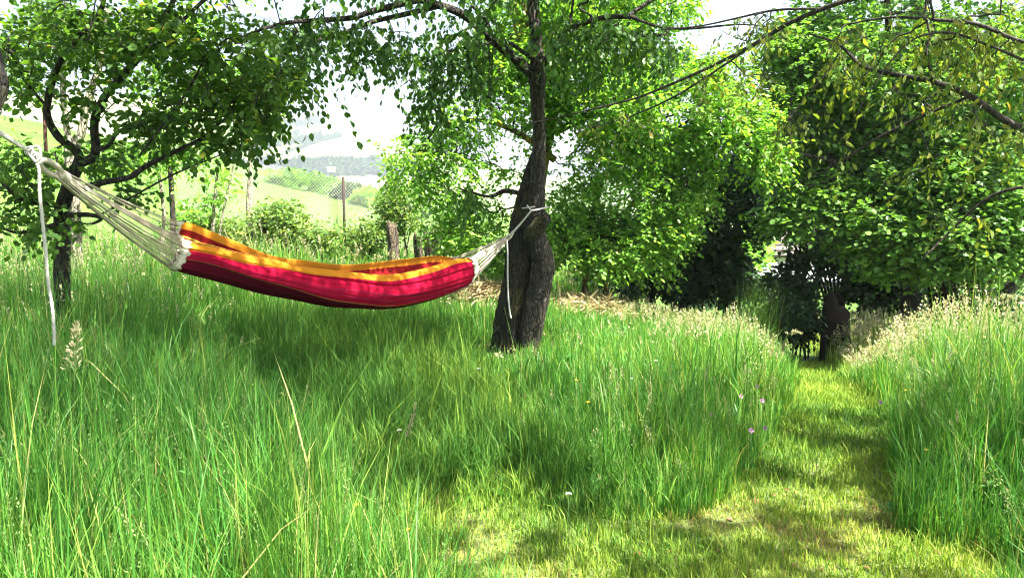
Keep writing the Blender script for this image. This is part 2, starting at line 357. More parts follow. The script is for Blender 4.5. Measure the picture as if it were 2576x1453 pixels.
def build_meadow():
    mb = MB()
    for N, d0, d1, wd, n, pw in ((150000, 1.15, 4.2, 0.0040, 5, 0.62), (165000, 4.2, 8.5, 0.0058, 4, 0.62), (115000, 8.5, 16.0, 0.0105, 3, 0.6)):
        x, y = scatter(N, d0, d1, 0.74, 0.5, pw)
        cl = nz(x, y, 6.0, 1.0) + nz(x, y, 15.0, 4.0)               # tufts
        h, d, low = hfield(x, y)
        k = (d > 0.0) & tree_gap(x, y) & (rng.random(N) < 0.75 + 0.3 * cl) & (x * .0 + y < 15.5 - 0.0)
        x, y, h, d, low, cl = (q[k] for q in (x, y, h, d, low, cl)); M = len(x)
        h = h * np.clip(rng.lognormal(0.0, 0.32, M), .35, 1.9) * (1 + .12 * cl)
        if d0 < 2: h *= sstep(0.6, 2.2, y) * .5 + .5
        P = np.stack([x, y, G(x, y) - 0.01], -1)
        bend = np.abs(rng.normal(0.55, 0.55, M)) + .8 * sstep(.35, .9, nz(x, y, 1.3, 9)) * rng.random(M); az = rng.uniform(0, 6.28, M) + nz(x, y, 0.9) * 1.5
        tone = 0.36 + 0.16 * nz(x, y, 1.1, 5) + 0.14 * cl * .5
        tint = tone + 0.06 + rng.normal(0, 0.22, M) + 0.34 * sstep(1.5, 4.5, x) * sstep(4.0, 8, y) + 0.1 * sstep(8, 12, y)
        tint = np.where(rng.random(M) < 0.035, 0.97, np.minimum(tint, 0.9))
        V, Q, T = blades(P, h, wd * rng.lognormal(0, .3, M) * np.where(rng.random(M) < .045, 2.1, 1.0), bend, az, tint, n)
        mb.add(V, Q, tint=T)
    mb.build('meadow_grass', M_GRASS, smooth=False, label='tall green uncut grass filling the meadow around the path', category='grass', kind='stuff')
build_meadow()
def build_turf():
    mb = MB()
    N = 640000; x = rng.uniform(-2.6, 4.9, N); y = 1.6 + 8.0 * rng.random(N) ** 1.5
    d = mown(x, y); lo = dist_line(LL, x, y); k = (d < 0.10) | ((lo < .25) & (rng.random(N) < .6)); x, y, d, lo = x[k], y[k], d[k], lo[k]; M = len(x)
    P = np.stack([x, y, G(x, y)], -1)
    h = 0.034 * rng.lognormal(0, .4, M) * (1 + 1.0 * sstep(-0.05, .08, d)) * (1 + .3 * nz(x, y, 4))
    lush = sstep(0.05, 0.25, d); h = h * (1 + 1.6 * lush)
    dry = 0.36 - .35 * lush + 0.3 * nz(x, y, 1.5, 2) + 0.12 * nz(x, y, 6) + 0.25 * sstep(3.2, 2.2, y) * sstep(1.6, 0.4, x)
    worn = sstep(-.15, .35, nz(x, y, 1.35, 7) + .25 * nz(x, y, 5, 2)) * sstep(4.0, 2.9, y) * (1 - lush); dry = dry + .55 * worn; h = h * (1 - .6 * worn)
    V, Q, T = blades(P, h * (1.2), (0.0028 + 0.0005 * y) * rng.uniform(.7, 1.4, M), np.abs(rng.normal(.9, .5, M)), rng.uniform(0, 6.28, M), dry + rng.normal(0, .2, M), 2)
    mb.add(V, Q, tint=T)
    mb.build('mown_grass', M_TURF, smooth=False, label='short yellow-green clipped grass covering the mown path and the trodden patch', category='grass', kind='stuff')
build_turf()

def build_seedheads():
    """flowering stems: a thin stalk with small spikelets round its upper end"""
    mb = MB()
    sets = [(2300, 1.5, 5.0, None), (2800, 5.0, 9.0, None), (4200, 7.0, 15.0, 'rim'), (6500, 5.0, 10.5, 'r')]
    for N, d0, d1, kind in sets:
        x, y = scatter(N, d0, d1, 0.72, 0.3, 0.75)
        h, d, low = hfield(x, y)
        k = (d > 0.08) & (low > 0.1) & tree_gap(x, y)
        dens = (0.32 if kind != 'r' else 0.0) + 0.85 * sstep(0.8, 2.6, x) * sstep(3.8, 6.2, y) + 0.15 * sstep(10, 12, y)
        k &= rng.random(N) < dens * (1 - .8 * sstep(2.6, 1.6, np.abs(x + .7)) * sstep(3.6, 5, y) * sstep(9, 8, y))
        x, y, h = x[k], y[k], h[k]; M = len(x)
        hh = (h * rng.uniform(1.15, 1.6, M) * np.where(y > 5, 1.2, 1.0)); az = rng.normal(2.8, 1.2, M); bend = np.abs(rng.normal(.35, .3, M))
        P = np.stack([x, y, G(x, y)], -1)
        wd = np.full(M, 0.0016) + 0.00022 * y
        V, Q, T = blades(P, hh, wd, bend, az, rng.uniform(.15, .5, M), 5); mb.add(V, Q, tint=T)
        ctr = (V.reshape(M, 6, 2, 3).mean(2))
        big = rng.random(M)
        ns = 40 if d0 < 3 else 20
        f = rng.random((M, ns)); L = np.where(big < .4, .30, .17)[:, None]     # share of the stem that carries seed
        u = (1 - L * f) * 5; i = np.clip(u.astype(int), 0, 4); fr = (u - i)[..., None]
        pos = np.take_along_axis(ctr, i[..., None].repeat(3, -1), 1) * (1 - fr) + np.take_along_axis(ctr, (i + 1)[..., None].repeat(3, -1), 1) * fr
        rad = np.where(big < .4, .032, .006)[:, None] * (0.25 + f) * (np.sqrt(rng.random((M, ns))))
        a = rng.random((M, ns)) * 6.283
        pos = pos + np.stack([np.cos(a) * rad, np.sin(a) * rad, rng.normal(0, .004, (M, ns)) - rad * .3], -1)
        dirv = nrm(np.stack([np.cos(a) * .6, np.sin(a) * .6, np.ones_like(a) * np.where(big < .4, .4, 1.2)[:, None]], -1) + rng.normal(0, .3, (M, ns, 3)))
        side = nrm(np.cross(dirv, rng.normal(0, 1, (M, ns, 3))))
        ln = rng.uniform(.007, .013, (M, ns, 1)) * (np.where(y < 5, .6, .95) + .14 * y)[:, None, None]; ww = ln * np.where(y < 5, .2, .3)[:, None, None]
        V = np.stack([pos, pos + dirv * ln * .5 + side * ww, pos + dirv * ln, pos + dirv * ln * .5 - side * ww], 2).reshape(-1, 3)
        b = np.arange(M * ns)[:, None] * 4
        tt = np.clip(rng.normal(.60, .14, (M, 1)) - 0.12 * sstep(5, 3.5, y)[:, None] + 0.16 * sstep(2, 4, x)[:, None] - 0.2 * sstep(4.5, 3, y)[:, None] + rng.normal(0, .06, (M, ns)), .25, 1)
        mb.add(V, b + np.arange(4)[None], tint=np.repeat(tt.ravel(), 4))
    mb.build('seed_heads', M_SEED, smooth=False, label='pale pinkish flowering grass heads rising above the meadow', category='grass', kind='stuff')
build_seedheads()

# ------------------------------------------------------------------ leaves and branching
L0 = np.array([[0, 0, 0], [.32, .0, -.01], [.68, 0, -.03], [1, 0, -.10], [.3, .27, .05], [.66, .24, .03], [.3, -.27, .05], [.66, -.24, .03]])
L0Q = np.array([[1, 2, 5, 4], [1, 6, 7, 2]]); L0T = np.array([[0, 1, 4], [0, 6, 1], [2, 3, 5], [2, 7, 3]])
L1 = np.array([[0, 0, 0], [.3, .27, .05], [.68, .23, .02], [1, 0, -.08], [.68, -.23, .02], [.3, -.27, .05]])
L1Q = np.array([[0, 3, 2, 1], [0, 5, 4, 3]])
def leaves(mb, P, D, size, tint, g, lod=1, wide=1.0, up=1.0, wild=0.55):
    N = len(P); D = nrm(D)
    n = nrm(np.array([0, 0, up]) + g.normal(0, wild, (N, 3))); n = nrm(n - D * (n * D).sum(-1, keepdims=True)); s = np.cross(n, D)
    T = L0 if lod == 0 else L1
    curl = g.uniform(-1.5, 2.5, (N, 1, 1))
    V = P[:, None] + size[:, None, None] * (T[None, :, :1] * D[:, None] + wide * T[None, :, 1:2] * s[:, None] + curl * T[None, :, 2:] * n[:, None])
    b = (np.arange(N) * len(T))[:, None, None]
    Q = (b + (L0Q if lod == 0 else L1Q)[None]).reshape(-1, 4); Tr = (b + L0T[None]).reshape(-1, 3) if lod == 0 else None
    mb.add(V.reshape(-1, 3), Q, Tr, np.repeat(np.clip(tint, 0, 1), len(T)))
def grow(limbs, targets, g, sag=0.1, wob=0.08, max_r=0.02, tip_r=0.0016, step=0.16):
    """joins every target to the nearest wood by a bent twig; returns twigs (points, radii) following a pipe model"""
    nodes = []; 
    for Lp in limbs: nodes.append(Lp)
    N0 = np.concatenate(nodes); pos = [p for p in N0]; par = [-1] * len(pos); cap = len(pos) + len(targets) * 14
    A = np.empty((cap, 3)); A[:len(pos)] = N0; cnt = len(pos); parent = np.full(cap, -1)
    load = np.zeros(cap); ends = []; paths = []
    d0 = np.array([np.min(((N0 - t) ** 2).sum(1)) for t in targets]); 
    for t in np.asarray(targets)[np.argsort(d0)]:
        k = int(np.argmin(((A[:cnt] - t) ** 2).sum(1) + 0.0)); p = A[k]; L = np.linalg.norm(t - p)
        if L < 0.02: continue
        n = int(np.clip(L / step, 2, 10)); u = np.linspace(0, 1, n + 1)[1:, None]
        mid = g.normal(0, wob, 3) * L; mid[2] += sag * L
        pts = p + (t - p) * u + mid * (np.sin(np.pi * u)) + g.normal(0, .02, (n, 3)) * L * (u < 1)
        ids = np.arange(cnt, cnt + n); A[ids] = pts; parent[ids] = np.concatenate([[k], ids[:-1]]); cnt += n
        paths.append((k, ids)); ends.append(ids[-1]); load[ids[-1]] += 1
    for i in range(cnt - 1, len(N0) - 1, -1):
        if parent[i] >= 0: load[parent[i]] += load[i]
    tw = []
    for k, ids in paths:
        q = np.concatenate([[k], ids]); r = tip_r * np.maximum(load[ids], 1) ** 0.5; r = np.concatenate([[r[0]], r])
        r[-1] *= 0.6; tw.append((A[q], np.minimum(r, max_r)))
    return tw
def foliage(twigs, g, per, size, reach=0.2, droop=0.3, lod=1, wide=1.0, up=1.0, wild=.55, tone=None, outward=0.8, hang=0.0):
    """leaves on short shoots along the outer part of each twig; returns crown MB and shoot lines"""
    mb = MB(); PP, DD, TT = [], [], []; shoots = []
    for pts, r in twigs:
        n = len(pts); e = pts[-1]; ax = pts[-1] - pts[-2]; ax = ax / (np.linalg.norm(ax) + 1e-9)
        ns = max(2, int(round(per / 6)))
        tn = g.normal(0, .14) if tone is None else tone(e) + g.normal(0, .1)
        for s in range(ns):
            f = g.random() ** .6; k = (n - 1) * (0.35 + 0.65 * f); i = min(int(k), n - 2); b = pts[i] + (pts[i + 1] - pts[i]) * (k - i)
            d = ax * outward + g.normal(0, .65, 3); d[2] -= droop * g.random(); d /= np.linalg.norm(d)
            Ls = reach * g.uniform(.5, 1.3); m = max(3, int(per / ns))
            u = np.linspace(.15, 1, m)[:, None]
            c = b + d * Ls * u; c[:, 2] -= (hang + droop * .4) * Ls * u[:, 0] ** 2
            shoots.append((b, c[m // 2], c[-1]))
            sd = np.cross(d, [0, 0, 1.0]); sd /= np.linalg.norm(sd) + 1e-6
            sg = np.where(np.arange(m) % 2 == 0, 1, -1)[:, None]
            D = d[None] * .7 + sd[None] * sg * .9 + g.normal(0, .35, (m, 3)); D[:, 2] -= droop * .9 + hang
            PP.append(c); DD.append(D); TT.append(np.full(m, .45 + tn))
    P = np.concatenate(PP); D = np.concatenate(DD); T = np.concatenate(TT) + g.normal(0, .18, len(P))
    sz = size * g.uniform(.55, 1.25, len(P))
    leaves(mb, P, D, sz, T, g, lod, wide, up, wild)
    return mb, shoots
def wood(twigs, shoots, mb=None, sides=4, shoot_r=0.0011):
    mb = mb or MB()
    for p, r in twigs: mb.tube(p, r, sides if r[0] < .012 else 7, .5, cap=False)
    if shoots and shoot_r:
        S = np.array(shoots); N = len(S); t = nrm(S[:, 2] - S[:, 0]); a = nrm(np.cross(t, [0, 0, 1.0]) + 1e-6); b = np.cross(t, a)
        ring = np.stack([a, -.5 * a + .87 * b, -.5 * a - .87 * b], 1) * shoot_r
        V = np.concatenate([S[:, 0][:, None] + ring, S[:, 1][:, None] + ring * .8, S[:, 2][:, None] + ring * .4], 1).reshape(-1, 3)
        q = np.array([[j + 3 * l, (j + 1) % 3 + 3 * l, (j + 1) % 3 + 3 * l + 3, j + 3 * l + 3] for l in (0, 1) for j in range(3)])
        mb.add(V, ((np.arange(N) * 9)[:, None, None] + q[None]).reshape(-1, 4))
    return mb
def limb(L, d, n=None, dd=0.0):
    """L: rows px, py, half width px; d: metres ahead (or a list, one per row)"""
    ds = np.broadcast_to(np.asarray(d, float), (len(L),))
    P = np.array([[*at(a, b, q), r * q / F] for (a, b, r), q in zip(L, ds)])
    return spline(P, n or max(6, 5 * len(L)))
def wobble(amp, k1=3, k2=5, ph=0.0):
    return lambda th, i: 1 + amp * np.sin(k1 * th + .35 * i + ph) + amp * .7 * np.sin(k2 * th - .5 * i + 1.3 + ph) + amp * .5 * np.sin(9 * th + .9 * i)
def blobs(B, g):
    """targets inside ellipsoids: rows px, py, rx px, ry px, count, d, dspread"""
    out = []
    for px, py, rx, ry, n, d, ds in B:
        v = g.normal(0, 1, (int(n * 1.9), 3)); v = v / np.linalg.norm(v, axis=1)[:, None] * g.random(len(v))[:, None] ** .42
        P = np.array([at(px + a * rx, py + b * ry, max(1.6, d + c * ds)) for a, b, c in v])
        f = nz(P[:, 0] + .4 * P[:, 2], P[:, 1] - .3 * P[:, 2], 1.7, px * .01) + nz(P[:, 2] * 1.5, P[:, 0] + P[:, 1], 1.9, py * .01) + g.normal(0, .25, len(P))
        out.append(P[np.argsort(-f)[:n]])                       # foliage gathers in clumps with gaps between them
    return np.concatenate(out)
def assemble(name, base, label, cat, trunk_mb, trunk_mat, tw, crown_mb, shoots, leaf_mat, group=None, twig_mat=None, shoot_r=.0011):
    t = thing(name, base, label, cat, group)
    if trunk_mb is not None: trunk_mb.build('trunk', trunk_mat, t)
    if tw: wood(tw, shoots, shoot_r=shoot_r).build('branchwork', twig_mat or M_TWIG, t)
    crown_mb.build('crown', leaf_mat, t, smooth=False)
    return t

# ------------------------------------------------------------------ the forked tree the hammock hangs from
def center_tree():
    g = np.random.default_rng(11); D = 6.62
    A = limb([(1326, 935, 36), (1330, 880, 30), (1334, 840, 29), (1348, 770, 31), (1362, 700, 31), (1366, 655, 30), (1352, 610, 27), (1342, 575, 27), (1345, 530, 25), (1352, 470, 20),
              (1355, 400, 17.5), (1357, 330, 15.5), (1353, 250, 17), (1352, 185, 20), (1350, 120, 15), (1345, 60, 15), (1340, 0, 14), (1338, -90, 12), (1330, -230, 9), (1320, -420, 5)], D, 110)
    B = limb([(1262, 930, 46), (1274, 880, 37), (1281, 820, 36), (1294, 740, 35), (1304, 670, 34), (1314, 600, 34), (1324, 540, 32), (1333, 480, 28), (1340, 430, 20), (1346, 385, 9)], D + .10, 150)
    mb = MB()
    mb.tube(A[:, :3], A[:, 3], 40, bump=lambda th, i: 1 + .05 * np.sin(3 * th + .15 * i) + .03 * np.sin(6 * th - .2 * i) + .02 * np.sin(17 * th + .5 * np.sin(.7 * i)) + .02 * np.sin(.9 * i + 2 * th))
    t1 = limb([(1345, 190, 13), (1300, 150, 13), (1240, 98, 11.5), (1173, 41, 10), (1107, 13, 9), (1056, -2, 8), (1000, -12, 7), (900, -20, 6)], [D, D, D - .1, D - .2, D - .3, D - .35, D - .4, D - .5])
    t2 = limb([(1107, 13, 7), (1005, 38, 6), (944, 51, 5.5), (878, 76, 5), (740, 122, 4), (640, 178, 2.5), (590, 230, 1.2)], [D - .3, D - .35, D - .4, D - .5, D - .7, D - .8, D - .9])
    t3 = limb([(1056, -2, 8), (944, 25, 7), (883, 43, 6.5), (781, 51, 5.5), (700, 60, 4), (600, 95, 3), (520, 140, 1.5)], [D - .35, D - .5, D - .6, D - .8, D - .9, D - 1, D - 1.1])
    t4 = limb([(1368, 160, 9), (1398, 108, 8.5), (1430, 78, 8), (1462, 60, 7), (1502, 46, 6.5), (1578, 40, 6), (1610, 50, 4), (1658, 66, 3.5), (1737, 70, 3), (1867, 60, 2), (1960, 70, 1)], [D, D, D - .05, D - .1, D - .2, D - .3, D - .3, D - .4, D - .5, D - .6, D - .7])
    t5 = limb([(1578, 40, 5.5), (1610, 18, 5), (1650, -8, 4.5), (1740, -60, 4)], D - .3)
    t6 = limb([(1345, 150, 6), (1270, 102, 4), (1219, 110, 3), (1138, 125, 3), (1066, 148, 2.2), (1040, 170, 1)], D - .25)
    t7 = limb([(1430, 78, 4), (1438, 30, 3.5), (1445, -20, 3)], D)
    t8 = limb([(1240, 98, 5), (1222, 50, 4.5), (1195, 20, 4), (1150, -15, 3.5)], D - .1)
    t9 = limb([(1310, 485, 6), (1270, 478, 6), (1230, 492, 4), (1180, 480, 3), (1150, 470, 1.5)], D + .1)
    t10 = limb([(1338, -90, 8), (1440, -200, 6), (1560, -330, 4)], D); t11 = limb([(1335, -150, 8), (1180, -260, 6), (950, -340, 4), (700, -380, 3)], [D, D - .2, D - .5, D - .7])
    t12 = limb([(1330, -230, 7), (1300, -420, 5), (1340, -700, 3)], [D, D - .6, D - 1.2])
    Ls = [t1, t2, t3, t4, t5, t6, t7, t8, t9, t10, t11, t12]
    for L in Ls: mb.tube(L[:, :3], np.maximum(L[:, 3], .004), 10, bump=wobble(.06))
    tr = blobs([(1140, 70, 130, 60, 40, D - .3, .5), (1090, 180, 110, 80, 34, D - .3, .35), (1060, 270, 60, 40, 16, D - .3, .2), (1010, 120, 60, 60, 20, D - .4, .3),
                (900, 110, 110, 60, 26, D - .6, .4), (740, 170, 130, 80, 42, D - .8, .5), (640, 260, 90, 80, 34, D - .9, .4), (760, 60, 200, 50, 60, D - .8, .6),
                (1210, 200, 60, 90, 16, D - .2, .35), (1480, 90, 130, 90, 70, D - .2, .5), (1640, 90, 130, 60, 46, D - .5, .4), (1190, 480, 70, 30, 12, D + .1, .2),
                (1200, -120, 500, 120, 230, D - .3, 1.4), (800, -200, 400, 140, 190, D - .6, 1.5), (1500, -200, 300, 140, 120, D, 1.3), (1150, -450, 600, 170, 260, D - .5, 2.0), (600, -350, 350, 170, 120, D - .5, 1.5)], g)
    v = nrm(g.normal(0, 1, (620, 3))) * g.random((620, 1)) ** .45; tr = np.concatenate([tr, np.array([.6, 4.2, 4.5]) + v * [2.4, 1.6, .6], np.array([1.9, 5.5, 4.7]) + v[:170] * [1.3, 1.0, .5]])  # unseen clumps added overhead to shade the hammock and the trunk
    tw = grow([L[:, :3] for L in Ls], tr, g, sag=-.06, wob=.12)
    cm, sh = foliage(tw, g, 14, .056, reach=.2, droop=.9, lod=0, wide=1.15, hang=.5, outward=.4)
    # a few whip-like hanging shoots
    for k in range(16):
        p = at(g.uniform(1120, 1250), g.uniform(95, 130), D - .25); n = 9; u = np.linspace(0, 1, n)
        q = p + np.stack([g.normal(0, .06) * u, g.normal(0, .06) * u, -g.uniform(.4, .9) * u], -1) + g.normal(0, .008, (n, 3))
        tw.append((q, np.linspace(.0035, .0012, n)))
    base = [.0, D, 0]
    t = thing('forked_tree', base, 'dark forked tree with a cut stub that holds the rope of the hammock', 'tree')
    mb.build('trunk', M_BARK, t)
    m2 = MB(); m2.tube(B[:, :3], B[:, 3], 90, bump=lambda th, i: 1 + .07 * np.sin(3 * th + .1 * i) + .04 * np.sin(7 * th + .12 * i) + .05 * np.sin(15 * th + 1.6 * np.sin(.22 * i + 2 * th)) + .03 * np.sin(27 * th + 1.8 * np.sin(.4 * i)) + .02 * np.sin(1.1 * i + 5 * th)); m2.build('old_trunk', M_ROUGH, t)
    m3 = MB(); S = limb([(1330, 596, 18), (1344, 578, 21), (1358, 562, 19), (1370, 549, 15), (1375, 545, 14)], [D - .02, D - .1, D - .14, D - .17, D - .18], 14)
    m3.tube(S[:, :3], S[:, 3], 40, bump=lambda th, i: 1 + .08 * np.sin(3 * th + .5 * i) + .06 * np.sin(5 * th - .9 * i) + .035 * np.sin(11 * th + 1.4 * i)); st = m3.build('branch_stub', M_ROUGH, t)
    m4 = MB(); e = S[-1, :3]; ax = nrm(S[-1, :3] - S[-4, :3])
    a = nrm(np.cross(ax, [0, 0, 1.0])); b = np.cross(ax, a); th = np.linspace(0, 2 * np.pi, 25)
    m4.tube(e + .004 * ax + .042 * (np.cos(th)[:, None] * a + np.sin(th)[:, None] * b), .008, 6, cap=False); o = m4.build('callus_ring', M_BARK, st); o.location = (0, 0, 0)
    wood(tw, sh).build('branchwork', M_TWIG, t); cm.build('crown', M_PLUM, t, smooth=False)
center_tree()

# ------------------------------------------------------------------ apple tree behind the hammock's near end
def apple_tree():
    g = np.random.default_rng(12); D = 5.7
    L = [limb([(160, 900, 24), (157, 760, 20), (156, 670, 19), (155, 583, 18), (155, 537, 17), (163, 500, 17), (176, 455, 16), (190, 425, 15), (200, 410, 12)], D, 40),
         limb([(192, 420, 11), (198, 388, 11), (174, 363, 10), (146, 341, 9.5), (124, 304, 9), (119, 266, 8.5), (130, 210, 8.5), (150, 154, 8), (185, 105, 7.5), (227, 66, 6.5), (252, 28, 6), (262, -10, 5), (270, -120, 4)], [D, D, D - .05, D - .1, D - .15, D - .2, D - .25, D - .3, D - .35, D - .4, D - .4, D - .4, D - .5], 60),
         limb([(198, 412, 12), (239, 385, 11), (237, 320, 10), (241, 287, 10), (266, 238, 9), (308, 189, 8.5), (350, 143, 8), (385, 87, 7), (420, 28, 6), (441, -10, 5), (480, -130, 4)], [D, D, D - .05, D - .1, D - .15, D - .2, D - .3, D - .35, D - .4, D - .4, D - .5], 55),
         limb([(168, 488, 11), (248, 459, 8), (326, 444, 7), (372, 413, 6.5), (450, 375, 5.5), (512, 344, 5), (558, 304, 4), (620, 285, 3)], [D, D - .1, D - .2, D - .25, D - .3, D - .3, D - .35, D - .4]),
         limb([(239, 378, 6), (273, 363, 5), (298, 329, 5), (341, 320, 4.5), (388, 298, 4), (434, 282, 3), (465, 257, 2)], D - .1),
         limb([(150, 530, 8), (137, 515, 7), (78, 506, 6), (40, 490, 5), (6, 462, 4), (-60, 430, 3)], [D, D - .1, D - .2, D - .3, D - .4, D - .5]),
         limb([(168, 540, 7), (217, 538, 6), (255, 545, 5), (235, 560, 3), (200, 560, 2)], D - .15),
         limb([(150, 560, 6), (110, 570, 5), (47, 583, 4), (0, 571, 3), (-60, 560, 2)], D - .2),
         limb([(350, 143, 6), (420, 90, 5), (480, 30, 4.5), (540, -20, 4), (640, -80, 3)], [D - .3, D - .4, D - .5, D - .5, D - .5]),
         limb([(350, 143, 3), (340, 110, 3), (318, 60, 2.5), (290, 20, 2)], D - .2),
         limb([(119, 266, 4), (85, 230, 3.5), (55, 190, 3), (40, 130, 2.5), (20, 90, 2)], [D - .2, D - .3, D - .4, D - .4, D - .4]),
         limb([(350, 390, 3), (470, 230, 3), (520, 130, 2)], D - .5), limb([(250, 540, 3), (410, 450, 2.5), (500, 410, 2), (600, 370, 1.5)], D - .4)]
    mb = MB()
    for k, q in enumerate(L): mb.tube(q[:, :3], np.maximum(q[:, 3], .004), 16 if k == 0 else 10, bump=wobble(.05))
    tr = blobs([(120, 60, 160, 80, 90, D - .3, .6), (60, 170, 90, 80, 46, D - .3, .5), (60, 430, 90, 70, 46, D - .3, .4), (250, 110, 120, 100, 60, D - .2, .6), (430, 80, 160, 90, 100, D - .3, .6),
                (590, 90, 130, 90, 70, D - .4, .5), (500, 210, 130, 80, 80, D - .4, .5), (620, 250, 110, 90, 60, D - .5, .4), (700, 200, 80, 60, 24, D - .5, .3), (330, 300, 100, 60, 32, D - .1, .4),
                (440, 330, 130, 60, 44, D - .3, .4), (570, 360, 90, 50, 24, D - .4, .3), (270, 400, 120, 40, 26, D, .4), (160, 560, 130, 40, 26, D - .2, .35), (210, 250, 60, 60, 18, D - .2, .3), (60, 520, 80, 60, 20, D - .2, .3),
                (330, 480, 90, 30, 14, D - .1, .3), (300, -110, 460, 90, 150, D - .3, 1.0), (250, -300, 500, 120, 120, D - .2, 1.2), (-150, 100, 120, 250, 60, D - .2, .8)], g)
    tw = grow([q[:, :3] for q in L], tr, g, sag=-.03, wob=.12)
    cm, sh = foliage(tw, g, 10, .054, reach=.17, droop=.45, lod=0, wide=1.3, hang=.12, wild=.6)
    assemble('apple_tree', [*at(160, 860, D)[:2], 0], 'dark-limbed apple tree behind the cord bundle, its trunk splitting into curved limbs', 'tree', mb, M_BARK, tw, cm, sh, M_APPLE)
apple_tree()

# ------------------------------------------------------------------ mossy tree at the edge of the view (holds the near rope)
def mossy_tree():
    g = np.random.default_rng(13); D = 2.75
    A = limb([(-110, 1500, 100), (-112, 1100, 80), (-112, 700, 74), (-110, 420, 72), (-104, 300, 78), (-92, 200, 84), (-98, 120, 82), (-112, 40, 76), (-140, -200, 70), (-190, -600, 60), (-230, -1100, 45)], D, 60)
    mb = MB(); mb.tube(A[:, :3], A[:, 3], 26, bump=lambda th, i: 1 + .06 * np.sin(3 * th + .4 * i) + .05 * np.sin(7 * th - .3 * i) + .04 * np.sin(13 * th + .8 * i))
    top = A[-1, :3]
    Ls = [A]
    for (dx, dy, dz) in ((-1.5, .6, 1.6), (1.9, .9, 1.5), (.9, -1.2, 1.8), (1.6, 2.2, 1.3), (-.8, 2.0, 1.8), (2.6, -.2, 1.2)):
        q = spline(np.array([[*A[int(45 + 2 * abs(dx)), :3], .06], [*(top + np.array([dx, dy, dz]) * .5 + [0, 0, .1]), .035], [*(top + np.array([dx, dy, dz])), .012]]), 14)
        mb.tube(q[:, :3], q[:, 3], 9); Ls.append(q)
    n = 470; v = nrm(g.normal(0, 1, (n, 3))) * g.random((n, 1)) ** .4
    tr = top + np.array([1.7, -.2, 1.2]) + v * [2.5, 2.2, .8]  # crown out of view, shifted and thickened to shade the grass below
    tw = grow([q[:, :3] for q in Ls], tr, g, step=.25, max_r=.03)
    cm, sh = foliage(tw, g, 20, .075, reach=.24, droop=.4, lod=1, wide=1.3)
    assemble('mossy_tree', [*A[0, :2], 0], 'moss-covered trunk at the very edge that the near hammock rope is tied to', 'tree', mb, M_ROUGH, tw, cm, sh, M_APPLE)
mossy_tree()

